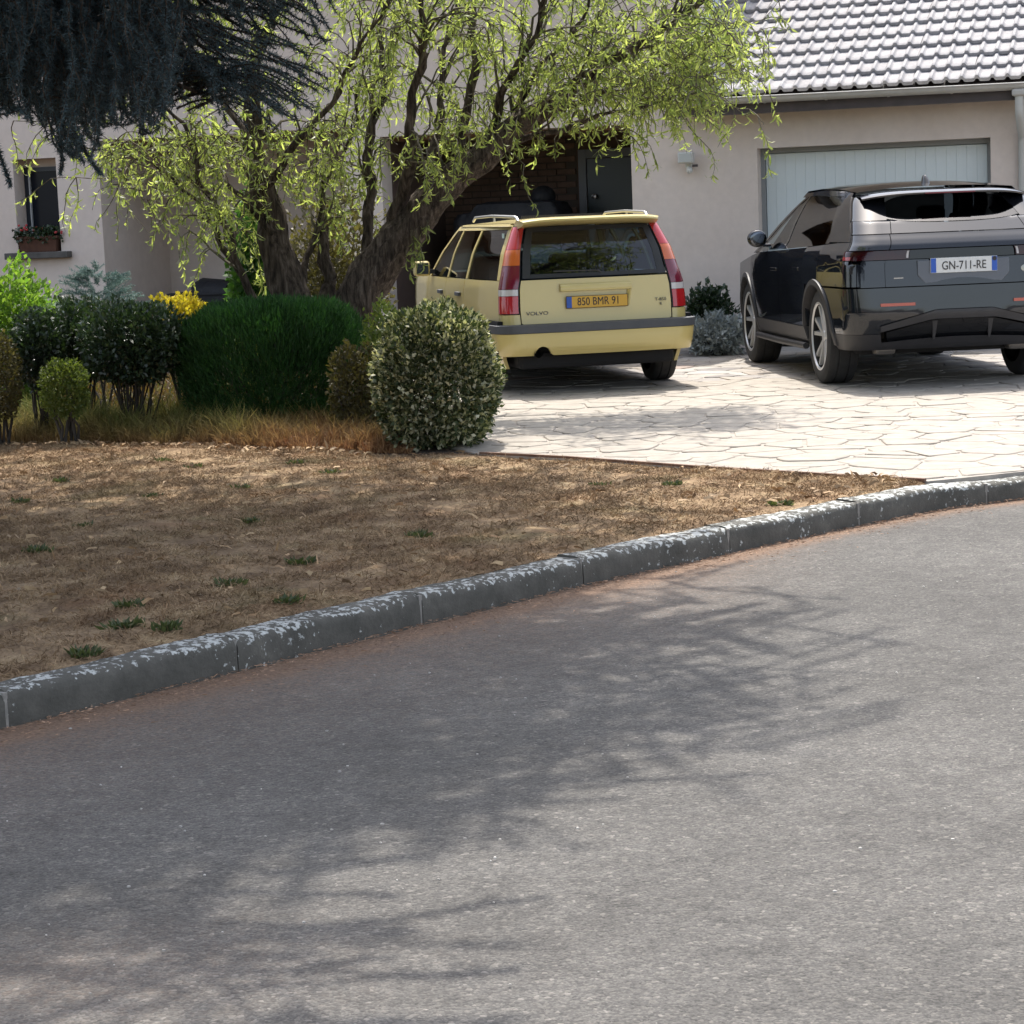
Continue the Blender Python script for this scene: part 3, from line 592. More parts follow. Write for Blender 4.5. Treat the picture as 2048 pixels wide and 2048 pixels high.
def shrub(name, label, mat, x0, x1, ytop, d, ry, n, ll, lw, ybot=None, p=2.4, lo=.55, lump=.08, up=.4, zmin=-1., kind='leaf', nstem=10, stemr=.012, zc=.5, spread=1.0, group=None, cat='shrub'):
    c = at((x0+x1)/2, ytop, d); g = .118; rx = (x1-x0)/2*d/F_PX
    zt = c[2]; zb = g if ybot is None else max(g, at((x0+x1)/2, ybot, d)[2]); rz = (zt-zb)/2
    root = tag(empty(name, (c[0], c[1], g)), label, cat, group)
    P_, dr_ = cluster(n, (rx, ry, rz), p, lo, lump, zmin); P_[:, 2] += zb+rz-g; keep = P_[:, 2] > .01; P_ = P_[keep]; dr_ = dr_[keep]; m = len(P_)
    D = unit(dr_*.8+rng.normal(0, .6*spread, (m, 3))+np.array([0, 0, up])); Ln = ll*rng.uniform(.6, 1.25, m); Wd = lw*rng.uniform(.7, 1.2, m)
    if kind == 'leaf': V, q = leaves(P_-D*Ln[:, None]*.3, D, Ln, Wd); me = npmesh('foliage', V, q)
    else: V, t3 = needles(P_-D*Ln[:, None]*.3, D, Ln, Wd); me = npmesh('foliage', V, None, t3)
    link('foliage', me, mat, root)
    tips = [np.array([random.uniform(-.75, .75)*rx, random.uniform(-.6, .6)*ry, zb-g+rz*random.uniform(.5, 1.5)]) for _ in range(nstem)]
    stems((0, 0, -.02), tips, stemr).build('stem', M_stem, root, angle=60)
    return root
L_thuja = leafmat('deep_green_scale_leaf', (.012, .045, .012), (.035, .10, .022), .22, scale=6, rough=.7)
L_varie = leafmat('variegated_leaf', 0, 0, .2, scale=4, rough=.55, spec=.25, stops=[(0, (.03, .045, .02)), (.4, (.06, .08, .035)), (.6, (.14, .155, .075)), (.72, (.38, .37, .24)), (1, (.50, .48, .34))])
L_dkgl = leafmat('glossy_dark_leaf', (.018, .038, .018), (.05, .08, .04), .2, rough=.35, spec=.6)
L_yel = leafmat('olive_green_leaf', (.07, .11, .025), (.16, .19, .05), .35)
L_brt = leafmat('bright_green_leaf', (.08, .17, .03), (.20, .30, .06), .45)
L_gold = leafmat('golden_leaf', (.32, .27, .03), (.55, .42, .06), .4)
L_blue = leafmat('blue_spruce_needle', (.11, .18, .17), (.22, .30, .28), .12, tc=(1.1, 1.2, 1.1), rough=.6)
L_brn = leafmat('olive_brown_leaf', (.07, .06, .03), (.14, .12, .05), .3)
L_gm = leafmat('mid_green_leaf', (.03, .09, .02), (.09, .18, .04), .4)
L_sil = leafmat('silver_leaf', (.30, .34, .33), (.48, .52, .50), .15, tc=(1, 1, 1))
shrub('clipped_hedge', 'large dark green clipped hedge below the leaning tree', L_thuja, 360, 728, 600, 15.9, .55, 60000, .045, .010, ybot=845, p=3.2, lo=.72, lump=.035, up=1.1, kind='needle', nstem=14, cat='hedge', spread=.6)
shrub('variegated_bush', 'cream speckled round bush beside the yellow car', L_varie, 745, 986, 614, 14.15, .42, 19000, .043, .024, ybot=893, p=3.0, lo=.55, lump=.06)
shrub('stemmed_shrub', 'dark glossy shrub with many bare upright stems behind the border grass', L_dkgl, 160, 358, 606, 15.7, .36, 7500, .045, .026, ybot=765, p=2.6, lo=.4, lump=.1, nstem=34, stemr=.009)
shrub('stemmed_shrub', 'narrow glossy shrub just left of the many-stemmed dark shrub', L_dkgl, 22, 120, 622, 15.8, .24, 3800, .042, .026, ybot=770, p=2.5, lo=.35, lump=.1, nstem=16, stemr=.008)
shrub('stemmed_shrub', 'mid height glossy shrub behind the small round yellow green bush', L_dkgl, 95, 215, 600, 16.3, .3, 4200, .042, .026, ybot=760, p=2.5, lo=.35, lump=.12, nstem=14, stemr=.008)
shrub('round_bush', 'small round yellow green bush in front of the dark shrubs', L_yel, 78, 172, 720, 15.15, .17, 3600, .032, .016, ybot=835, p=2.3, lo=.5, lump=.08)
shrub('round_bush', 'olive brown bush cut by the left edge of the picture', L_brn, -55, 33, 668, 15.4, .2, 3600, .035, .018, ybot=838, p=2.5, lo=.5)
shrub('leafy_bush', 'bright light green leafy bush under the window', L_brt, -90, 108, 540, 17.6, .4, 7500, .055, .032, p=2.2, lo=.4, lump=.14)
sp = shrub('dwarf_blue_spruce', 'dwarf blue spruce below the beige house corner', L_blue, 95, 300, 540, 17.0, .38, 200, .02, .004, p=2.2, kind='needle', nstem=4, cat='conifer')
# tiered sprays of the dwarf spruce
C = []; Dn = []
for k in range(150):
    a = random.uniform(0, 2*math.pi); h = random.uniform(.3, 1.0); ln = (.16+.44*(1-h)**.6)*random.uniform(.7, 1.1)
    b = np.array([0, 0, .20+.95*h]); dv = np.array([math.cos(a), math.sin(a)*.9, random.uniform(.05, .5)]); dv /= np.linalg.norm(dv)
    for br in range(4):
        dd_ = unit(dv+rng.normal(0, .35, 3)*np.array([1, 1, .4])); st = b+dv*ln*random.uniform(.3, .75); l2 = ln*random.uniform(.3, .5)
        s = rng.uniform(0, 1, 55); C.append(st+dd_*l2*s[:, None]); Dn.append(unit(dd_*.8+rng.normal(0, .8, (55, 3))))
C = np.concatenate(C); Dn = np.concatenate(Dn); V, t3 = needles(C, Dn, rng.uniform(.018, .03, len(C)), np.full(len(C), .0045))
link('needle_spray', npmesh('needle_spray', V, None, t3), L_blue, sp)
shrub('golden_shrub', 'bright golden yellow shrub between blue spruce and clipped hedge', L_gold, 285, 412, 592, 16.7, .26, 4200, .04, .026, ybot=720, p=2.4, lo=.4, lump=.12)
shrub('climber', 'tall mid green leafy climber behind the left trunk', L_gm, 452, 552, 415, 19.4, .3, 4200, .075, .05, p=3, lo=.3, lump=.15)
shrub('tangled_bush', 'dusky brownish bush seen between the two tree trunks', L_brn, 555, 770, 395, 18.8, .4, 6000, .06, .03, p=2.6, lo=.25, lump=.15, nstem=40, stemr=.014)
shrub('leafy_bush', 'small yellow green bush between clipped hedge and speckled bush', L_yel, 715, 815, 606, 15.2, .2, 2600, .04, .022, p=2.3, lo=.5)
shrub('leafy_bush', 'dim brownish green bush filling the gap beside the clipped hedge', L_brn, 655, 760, 690, 14.95, .22, 3000, .04, .022, p=2.5, lo=.4)
shrub('rose_bush', 'dark green loose bush against the garage wall beside the yellow car', L_dkgl, 1362, 1462, 575, 22.55, .28, 2200, .07, .04, p=2.1, lo=.3, lump=.16, nstem=16)
shrub('silver_plant', 'pale silver leaved plant at the foot of the garage wall', L_sil, 1368, 1495, 632, 22.1, .3, 2600, .075, .03, p=2.2, lo=.3, lump=.16)
# geraniums (part of the window box)
n = 500; C = np.stack([rng.uniform(-.3, .3, n), rng.uniform(-.12, .1, n), .18+rng.uniform(-.06, .10, n)], -1); D = unit(rng.normal(size=(n, 3))+np.array([0, -.2, .3]))
V, q = leaves(C, D, rng.uniform(.03, .055, n), rng.uniform(.03, .05, n)); link('geranium_leaves', npmesh('geranium_leaves', V, q), L_dkgl, fb)
mb = MB()
for (x, z, k) in ((-.17, .28, 9), (.27, .2, 4), (.0, .27, 3)):
    for _ in range(k): mb.ball((x+random.uniform(-.06, .06), -.08+random.uniform(-.03, .05), z+random.uniform(-.03, .03)), (.016, .016, .013), 6, 4)
mb.build('geranium_flowers', pm('red_petal', (.45, .05, .05), .6), fb)
# iris-like sword leaves behind the willow
def sword_plant(px, py, d, n, h, label, mat):
    c = at(px, py, d); root = tag(empty('sword_leaf_plant', (c[0], c[1], .118)), label, 'plant')
    C = np.stack([rng.uniform(-.16, .16, n), rng.uniform(-.12, .12, n), np.zeros(n)], -1); D = unit(np.stack([C[:, 0]*2.0+rng.normal(0, .12, n), C[:, 1]*2+rng.normal(0, .12, n), np.ones(n)], -1))
    V, q, t3 = blades(C, D, h*rng.uniform(.6, 1.1, n), rng.uniform(.02, .035, n), .25); link('blade_leaves', npmesh('blade_leaves', V, q, t3), mat, root)
sword_plant(535, 600, 18.3, 46, .85, 'pale green sword leaved clump left of the tree trunks', L_yel)
# border of longer half dry grass in front of the shrubs
n = 36000; gx = rng.uniform(-4.3, -.62, n); dep = rng.uniform(0, 1, n)**1.3*np.where(gx < -1.2, 1.35, .75); gy = y_back(gx)+.03+dep
clump = np.sin(gx*9+gy*5)+np.sin(gx*21-gy*13)+rng.normal(0, .6, n); k_ = clump > -.9; gx, gy, clump, dep = gx[k_], gy[k_], clump[k_], dep[k_]; n = len(gx)
hgt = np.interp(gx, [-4, -2.6, -1.6, -1.0, -.6], [.36, .36, .30, .24, .10])*rng.uniform(.4, 1.1, n)*np.clip(.75+.15*clump, .5, 1.1)*np.clip(.45+dep*2.0, .4, 1)
D = unit(np.stack([rng.normal(0, .33, n), rng.normal(0, .33, n), np.ones(n)], -1)); V, q, t3 = blades(np.stack([gx, gy, np.full(n, .11)], -1), D, hgt, rng.uniform(.004, .009, n), .7)
def bordermat():
    m, t, out = newmat('half_dry_border_grass'); b = N(t, 'ShaderNodeBsdfPrincipled'); b.inputs['Roughness'].default_value = .75
    co = coords(t, True); sp_ = N(t, 'ShaderNodeSeparateXYZ'); L(t, co, sp_.inputs[0]); g = N(t, 'ShaderNodeNewGeometry')
    rust = ramp(t, g.outputs['Random Per Island'], [(0, (.16, .065, .03)), (.5, (.27, .14, .06)), (1, (.36, .22, .10))]); grn = ramp(t, g.outputs['Random Per Island'], [(0, (.08, .11, .025)), (.6, (.19, .20, .05)), (1, (.30, .27, .09))])
    h = N(t, 'ShaderNodeMapRange'); h.inputs[1].default_value = .15; h.inputs[2].default_value = .34; h.inputs[3].default_value = -.35; h.inputs[4].default_value = .5; L(t, sp_.outputs['Z'], h.inputs[0])
    xx = N(t, 'ShaderNodeMapRange'); xx.inputs[1].default_value = -2.3; xx.inputs[2].default_value = -1.4; xx.inputs[3].default_value = .1; xx.inputs[4].default_value = -.3; L(t, sp_.outputs['X'], xx.inputs[0])
    s1 = N(t, 'ShaderNodeMath', operation='ADD'); L(t, h.outputs[0], s1.inputs[0]); L(t, xx.outputs[0], s1.inputs[1]); s2 = N(t, 'ShaderNodeMath', operation='ADD', use_clamp=True); L(t, s1.outputs[0], s2.inputs[0]); L(t, noise(t, co, 4, 3), s2.inputs[1])
    col = mixc(t, s2.outputs[0], rust, grn); L(t, col, b.inputs['Base Color']); tr = N(t, 'ShaderNodeBsdfTranslucent'); L(t, col, tr.inputs[0]); mx = N(t, 'ShaderNodeMixShader'); mx.inputs[0].default_value = .4
    L(t, b.outputs[0], mx.inputs[1]); L(t, tr.outputs[0], mx.inputs[2]); L(t, mx.outputs[0], out.inputs[0]); return m
tag(link('border_grass', npmesh('border_grass', V, q, t3), bordermat()), 'long half dry green and rust grass along the shrub border', 'grass', kind='stuff')
# low dry ground cover under the shrubs
n = 16000; gx = rng.uniform(-4.8, -.95, n); gy = y_back(gx)+.4+rng.uniform(0, 1, n)*6.0; D = unit(np.stack([rng.normal(0, .7, n), rng.normal(0, .7, n), rng.uniform(.2, 1.2, n)], -1)); V, q = leaves(np.stack([gx, gy, np.full(n, .112)], -1), D, rng.uniform(.05, .16, n), rng.uniform(.012, .03, n))
tag(link('ground_cover', npmesh('ground_cover', V, q), leafmat('dry_ground_cover', 0, 0, .25, stops=[(0, (.10, .055, .025)), (.5, (.16, .10, .045)), (1, (.09, .10, .035))])), 'low brown and olive ground cover beneath the shrubs', 'ground cover', kind='stuff')
# weeds on the lawn
L_weed = leafmat('weed_leaf', (.05, .07, .03), (.11, .13, .055), .25)
WORDS = 'first second third fourth fifth sixth seventh eighth ninth tenth eleventh twelfth thirteenth fourteenth fifteenth sixteenth seventeenth eighteenth nineteenth twentieth twenty-first twenty-second'.split()
for i, (px, py, s) in enumerate(sorted([(838,1068,1), (600,1118,1), (458,1168,1.15), (258,1218,1), (250,1262,1.1), (332,1268,1), (75,1112,1), (172,1312,1), (485,975,.8), (390,938,.7), (328,925,.7), (590,932,.8), (1345,967,.8), (1560,1008,.9), (575,1212,.9), (120,960,.8), (505,1038,.8), (1200,965,.6), (300,990,.7), (40,1005,.9), (668,950,.8), (165,1052,.8)])):
    g = on_ground(px, py, .125); n = int(70*s); root = tag(empty('lawn_weed', (g[0], g[1], float(lawn_z(g[0], g[1])))), f'green weed tuft in the dry lawn, {WORDS[i]} counting from the left', 'weed', 'weeds scattered over the dry lawn')
    a = rng.uniform(0, 6.28, n); C = np.stack([np.cos(a)*.02, np.sin(a)*.02, np.zeros(n)], -1)+rng.normal(0, .011, (n, 3))*np.array([1.7, 1, .1]); D = unit(np.stack([np.cos(a), np.sin(a), rng.uniform(.1, 2.2, n)], -1))
    V, q = leaves(C, D, rng.uniform(.02, .05, n)*s, rng.uniform(.008, .018, n)); link('leaf_rosette', npmesh('leaf_rosette', V, q), L_weed, root)
# ---------------------------------------------------------------- corkscrew willow
rng = np.random.default_rng(5); random.seed(5)
wd_ = 16.6; wb = at(650, 620, wd_); willow = tag(empty('corkscrew_willow', (wb[0], wb[1], .118)), 'multi trunked corkscrew willow leaning right over the yellow car', 'tree')
OFF = np.array([wb[0], wb[1], .118])
def pxpath(pts_, dd=0):
    out = []
    for i, (x, y) in enumerate(pts_): out.append(at(x, y, wd_+dd*i/max(1, len(pts_)-1)))
    return np.array(out)
def resample(P, n):
    l = np.concatenate([[0], np.cumsum(np.linalg.norm(np.diff(P, axis=0), axis=1))]); s = np.linspace(0, l[-1], n)
    return np.stack([np.interp(s, l, P[:, k]) for k in range(3)], -1), l[-1]
limbs = [  # pixel path, start radius, end radius, depth drift, is trunk
 ([(690,730),(700,640),(728,570),(785,495),(850,418),(915,352),(975,300),(1045,248),(1125,188),(1225,118),(1340,50),(1450,-30)], .20, .015, -.3, 1),
 ([(600,740),(590,640),(572,560),(548,470),(524,380),(508,300),(500,200),(520,100),(560,0),(600,-120)], .17, .02, .3, 1),
 ([(530,720),(512,610),(478,520),(440,440),(402,350),(365,260),(330,190),(280,120)], .055, .012, -.4, 0),
 ([(720,600),(742,520),(733,430),(737,340),(748,250),(765,130),(770,0),(790,-140)], .075, .015, .5, 0),
 ([(770,520),(790,440),(812,360),(825,260),(832,150),(850,40),(858,-80),(850,-200)], .085, .018, -.5, 0),
 ([(640,720),(648,600),(655,520),(648,455)], .11, .06, .3, 0),
 ([(560,640),(610,560),(625,480),(640,400),(690,300),(720,180),(760,60)], .05, .01, .8, 0),
 ([(915,352),(928,250),(945,120),(952,0),(950,-140)], .07, .015, .4, 0),
 ([(960,312),(1010,190),(1062,70),(1110,-40),(1150,-160)], .06, .012, -.6, 0),
 ([(930,335),(1060,252),(1180,165),(1290,75),(1400,-10)], .055, .01, .6, 0),
 ([(850,418),(868,300),(882,180),(905,60),(915,-90)], .06, .014, .8, 0),
 ([(524,380),(590,300),(660,200),(722,100),(780,-10)], .05, .012, -.5, 0),
 ([(548,470),(470,382),(400,305),(330,255),(270,225)], .04, .01, .3, 0),
 ([(955,325),(1075,268),(1195,238),(1300,205),(1400,190)], .045, .008, -.4, 0),
 ([(880,385),(985,300),(1010,250),(1090,130),(1180,10),(1220,-80)], .05, .012, 0., 0),
 ([(1045,248),(1150,210),(1280,150),(1400,100),(1470,80)], .035, .008, .3, 0),
 ([(508,300),(450,200),(420,90),(400,-40)], .04, .012, .5, 0),
 ([(490,560),(430,470),(395,400),(330,345),(260,310)], .03, .008, -.3, 0),
]
tr_mb = MB(); br_mb = MB(); LC = []; LD = []
def crook(P, amp, f=2.2):
    n = len(P); ph = rng.uniform(0, 6.28, 3); s = np.linspace(0, 1, n)*n/10*f
    w_ = np.stack([np.sin(s*3.1+ph[0])+.5*np.sin(s*7.3+ph[2]), np.cos(s*2.7+ph[1]), .5*np.sin(s*4+ph[2])], -1)
    return P+w_*amp*np.minimum(np.linspace(0, 3, n), 1)[:, None]
def hang_twig(p, d0, ln, leafy):
    n = 7; P = [p]; d = d0.copy()
    for k in range(n-1):
        d = unit(d+np.array([0, 0, -.28])+rng.normal(0, .22, 3)); P.append(P[-1]+d*ln/(n-1))
    P = np.array(P); br_mb.tube(P-OFF, list(np.linspace(.005, .0018, n)), 3, False)
    m = int(leafy*ln*rng.uniform(.7, 1.3)); s = rng.uniform(.15, 1, m)*(n-1); i = np.minimum(s.astype(int), n-2); LC.append(P[i]+(P[i+1]-P[i])*(s-i)[:, None]); LD.append(unit(rng.normal(0, .55, (m, 3))+np.array([0, 0, -.85])))
for li, (pp, ra, rb, dd, trunk) in enumerate(limbs):
    P, ln = resample(pxpath(pp, dd), max(10, len(pp)*4)); P = crook(P, .02 if trunk else .03); n = len(P); s = np.linspace(0, 1, n)
    rad = rb+(ra-rb)*(1-s)**1.25 if trunk else .7*(rb+(ra-rb)*(1-s)**1.2)
    if trunk:
        rows = []; rad = np.where(s < .55, rad, rad*.92)
        for i in range(n):
            t_ = Vector(P[min(i+1, n-1)]-P[max(i-1, 0)]).normalized(); a_ = t_.cross(Vector((.1, 1, .1))).normalized(); b_ = t_.cross(a_); row = []
            for k in range(20):
                th = 2*math.pi*k/20; rr = rad[i]*(1+.10*math.sin(th*5+i*.55)+.06*math.sin(th*9-i*.9)+.05*math.sin(i*1.7+th*2))
                row.append(Vector(P[i]-OFF)+(a_*math.cos(th)+b_*math.sin(th))*rr)
            rows.append(row)
        tr_mb.grid(rows, True)
    else: tr_mb.tube(P-OFF, list(rad*(1+.12*np.sin(np.arange(n)*1.9))), 8, False)
    if li == 5: continue
    i0 = int(n*(.36 if trunk else .25)); stepd = .09
    cnt_ = int(ln*(1-i0/n)/stepd)
    for c_ in range(cnt_):
        f_ = i0+(n-1-i0)*rng.uniform(0, 1); i = min(int(f_), n-2); p = P[i]; tg = unit(P[i+1]-P[i])
        d = unit(tg*.9+np.array([rng.normal(0, .45), rng.normal(0, .55), rng.uniform(.1, .7)])); l2 = rng.uniform(.45, 1.15)*(.75 if p[2] < 1.9 else 1)
        m = 9; Q = [p]; dq = d.copy()
        for k in range(m-1):
            dq = unit(dq+rng.normal(0, .25, 3)+np.array([0, 0, .05-.035*k])); Q.append(Q[-1]+dq*l2/(m-1))
        Q = crook(np.array(Q), .012); br_mb.tube(Q-OFF, list(np.linspace(min(.013, rad[i]*.5), .003, m)), 4, False)
        for t_ in range(rng.integers(2, 5)):
            k = rng.integers(3, m); hang_twig(Q[k], unit(dq+rng.normal(0, .6, 3)), rng.uniform(.18, .5), 42)
        kk = rng.uniform(2, m-1, 9); ii = np.minimum(kk.astype(int), m-2); LC.append(Q[ii]+(Q[ii+1]-Q[ii])*(kk-ii)[:, None]); LD.append(unit(rng.normal(0, .7, (9, 3))+np.array([0, 0, -.5])))
# leafy curtains at the right and left rims of the crown
for (xa, xb, ya, yb, nn) in ((1060, 1470, 60, 190, 260), (1180, 1400, 130, 215, 90), (1280, 1480, 20, 120, 110), (230, 420, 270, 400, 90), (420, 560, 250, 330, 60), (600, 680, 220, 360, 50), (860, 1000, 180, 280, 50)):
    for _ in range(nn):
        x = rng.uniform(xa, xb); y = rng.uniform(ya, yb); hang_twig(at(x, y, wd_+rng.uniform(-.9, .7)), unit(rng.normal(0, .6, 3)+np.array([.2, 0, .1])), rng.uniform(.2, .5), 30)
for (px, py, n_) in ((830, 490, 4), (850, 470, 3), (815, 530, 3), (838, 505, 3), (1120, 300, 2), (1270, 305, 1), (1085, 290, 1)):
    for _ in range(n_): hang_twig(at(px+rng.uniform(-12, 12), py-30, wd_-.25), np.array([rng.normal(0, .3), -.2, -.6]), rng.uniform(.12, .24), 40)
C = np.concatenate(LC); D = np.concatenate(LD); n = len(C)
def curly(C, D, Ln, Wd, curl):
    n = len(C); ax = unit(np.cross(D, rng.normal(size=(n, 3)))); P = [C]; d = D.copy(); prof_ = [.25, 1., .85, .12]; sgn = rng.choice([-1, 1], n)
    for k in range(3):
        th = (curl*sgn)[:, None]*(.5 if k == 0 else 1.)/3; d = d*np.cos(th)+np.cross(ax, d)*np.sin(th); P.append(P[-1]+d*Ln[:, None]/3)
    V = np.stack([p+sg*ax*(Wd*w_*.5)[:, None] for p, w_ in zip(P, prof_) for sg in (-1, 1)], 1).reshape(-1, 3); b = np.arange(n)[:, None]*8
    return V, np.concatenate([np.concatenate([b+2*k, b+2*k+1, b+2*k+3, b+2*k+2], 1) for k in range(3)], 0)
V, q = curly(C-OFF, D, rng.uniform(.055, .10, n), rng.uniform(.011, .018, n), rng.uniform(.3, 2.4, n))
L_will = leafmat('willow_leaf', (.19, .25, .085), (.38, .43, .17), .58, tc=(1.45, 1.45, .8), rough=.45, island=.25)
tr_mb.build('trunk', M_bark, willow, angle=80)
link('branches', br_mb.mesh('branches', angle=80, weld=False), pm('willow_twig', (.07, .06, .04), .85, c2=(.13, .11, .07), scale=8), willow)
link('crown', npmesh('crown', V, q, smooth=True), L_will, willow)
# ---------------------------------------------------------------- blue cedar at the left
rng = np.random.default_rng(21)
cb = (-3.75, 12.2, .118); cedar = tag(empty('blue_cedar', cb), 'big dark blue cedar with drooping branches at the upper left', 'conifer'); CO = np.array(cb)
cm = MB(); NC = []; ND = []; NL = []
def strand(P, rad_w, dens, nl):
    P = np.asarray(P); n = len(P); cm.tube(P-CO, list(np.linspace(rad_w, rad_w*.35, n)), 4, False)
    seg_ = np.linalg.norm(np.diff(P, axis=0), axis=1).sum(); m = int(dens*seg_); s = rng.uniform(0, 1, m)*(n-1); i = np.minimum(s.astype(int), n-2)
    tg = unit(P[i+1]-P[i]); NC.append(P[i]+(P[i+1]-P[i])*(s-i)[:, None]); ND.append(unit(rng.normal(0, 1, (m, 3))+tg*.55)); NL.append(np.full(m, nl)*rng.uniform(.6, 1.2, m))
tk = np.array([[cb[0]+.05*math.sin(k), cb[1]+.05*math.cos(k*1.3), z] for k, z in enumerate(np.linspace(0, 11.5, 14))]); cm2 = MB(); cm2.tube(tk-CO, list(np.linspace(.38, .05, 14)), 14)
cm2.build('trunk', M_bark, cedar, angle=80)
NLIMB = 270
for k in range(NLIMB):
    z = 3.0+7.0*(k/(NLIMB-1))**1.1; sec = k % 3 > 0; az = rng.uniform(-1.75, .75) if sec else k*2.399+rng.normal(0, .15); ln = (7.6 if sec and az < .1 else 5.6)*(1-(z-3)/11.0)**.5*rng.uniform(.6, 1.03)
    for r_ in np.linspace(.6, 8, 60):                  # the crown is rounder towards the street
        ysh = cb[1]+math.sin(az)*r_-.53*z
        if ysh < 3.5 or cb[0]+math.cos(az)*r_ > np.interp(ysh, [3.9, 4.6, 5.4, 6.2, 7, 9.8, 12, 14], [-1.0, -.35, .35, .95, 1.2, 1.0, .2, -.6]): break
    ln = min(ln, r_*rng.uniform(.74, 1.08))
    d = np.array([math.cos(az), math.sin(az), 0]); m = 12; s = np.linspace(0, 1, m); P = np.array(cb)+np.stack([d[0]*s*ln, d[1]*s*ln, z+s*.55-s**2*.45], -1)
    P[:, 2] -= cb[2]; P = crook(P, .06)
    if d[0] > -.2: P[:, 2] = np.maximum(P[:, 2], 3.35)
    cm.tube(P-CO, list(np.linspace(.055, .008, m)), 5, False)
    lat = np.array([-d[1], d[0], 0])
    for j in range(int(ln*9.5)):
        f_ = rng.uniform(.12, 1)*(m-1); i = min(int(f_), m-2); p = P[i]+(P[i+1]-P[i])*(f_-i); sg = rng.choice([-1, 1]); l2 = rng.uniform(.35, 1.15)*(1-.35*f_/m)
        dv = unit(lat*sg*rng.uniform(.5, 1)+d*rng.uniform(.2, .9)+np.array([0, 0, rng.uniform(-.1, .15)])); Q = [p+dv*l2*t_+np.array([0, 0, -.10*t_*t_]) for t_ in np.linspace(0, 1, 5)]
        if min(q_[2] for q_ in Q) < 3.1 and d[0] > -.2: continue
        strand(Q, .008, 150, .075)
nfar = sum(len(c) for c in NC)
env_x = [-150, 0, 30, 60, 95, 115, 135, 165, 185, 215, 250, 290, 330, 360]; env_y = [260, 235, 225, 250, 262, 345, 300, 340, 330, 260, 250, 275, 245, 190]
for k in range(560):                                   # hanging curtain
    x = rng.uniform(-160, 350); d_ = rng.uniform(10.2, 12.6); y1 = np.interp(x, env_x, env_y)*rng.uniform(.45, 1.0); y0 = y1-rng.uniform(90, 260); xo = x-rng.uniform(-40, 70)
    A = at(xo, y0, d_); B = at(x, y1, d_-rng.uniform(-.2, .4)); t_ = np.linspace(0, 1, 8)[:, None]; P = A+(B-A)*t_+np.array([.05, 0, .06])*np.sin(t_*math.pi)*rng.normal(0, 1); strand(crook(P, .012), .006, 560, .036)
for k in range(230):                                    # dense upper part
    x = rng.uniform(-160, 420); y = rng.uniform(-120, 120); d_ = rng.uniform(10.8, 13); A = at(x, y, d_); P = A+np.linspace(0, 1, 7)[:, None]*np.array([rng.uniform(.2, .7), rng.uniform(-.4, .1), rng.uniform(-.4, -.05)])
    strand(crook(P, .02), .007, 600, .038)
for (x, y, ex, ey) in ((140, 250, 200, 350), (120, 255, 122, 348), (-45, 170, 18, 372)):
    A = at(x, y, 10.9); B = at(ex, ey, 10.8); t_ = np.linspace(0, 1, 8)[:, None]
    for _ in range(3): strand(crook(A+(B-A)*t_, .008), .006, 700, .028)
for k in range(34):                                    # fan of the lit blue branch
    a = rng.uniform(0, 1); A = at(310+rng.uniform(-20, 120), 150+rng.uniform(-15, 40)+a*40, 11.2); B = at(430+rng.uniform(0, 210), 165+a*95+rng.uniform(-12, 12), 11.0+rng.uniform(-.3, .3)); t_ = np.linspace(0, 1, 8)[:, None]
    strand(crook(A+(B-A)*t_+np.array([0, 0, .10])*np.sin(t_*math.pi), .012), .006, 560, .032)
for k in range(75):                                    # upper strands running down to the right
    x = rng.uniform(180, 600); y = rng.uniform(-110, 30); l = rng.uniform(60, 150); A = at(x, y, rng.uniform(10.9, 12.4)); B = at(x+l*rng.uniform(.5, 1.0), y+l*rng.uniform(.5, .8), 11.4); t_ = np.linspace(0, 1, 8)[:, None]
    strand(crook(A+(B-A)*t_+np.array([0, 0, .08])*np.sin(t_*math.pi), .015), .006, 420, .032)
# limbs that carry the hanging part
for (path, r_) in (([(-3.75, 12.2, 2.6), (-3.4, 11.6, 3.0), (-2.6, 11.3, 3.05), (-1.8, 11.4, 2.9), (-1.2, 11.3, 2.75)], .07), ([(-3.75, 12.2, 2.4), (-3.4, 12.0, 2.75), (-2.5, 11.9, 2.8), (-1.6, 12.0, 2.75)], .06), ([(-3.75, 12.2, 2.2), (-3.2, 11.2, 2.65), (-2.4, 10.9, 2.6), (-1.9, 11.1, 2.42), (-1.5, 11.1, 2.25)], .05)):
    P, _ = resample(np.array(path), 14); cm.tube(crook(P, .03)-CO, list(np.linspace(r_, .01, 14)), 6, False)
C = np.concatenate(NC); D = np.concatenate(ND); Ln = np.concatenate(NL); Wd = np.where(np.arange(len(C)) < nfar, .018, .0055)
V, t3 = needles(C-CO, D, Ln, Wd)
L_ced = leafmat('blue_cedar_needle', (.022, .038, .046), (.08, .12, .13), .08, tc=(1.1, 1.2, 1.0), rough=.6, island=.3)
link('branches', cm.mesh('branches', angle=80, weld=False), M_bark, cedar); link('crown', npmesh('crown', V, None, t3), L_ced, cedar)
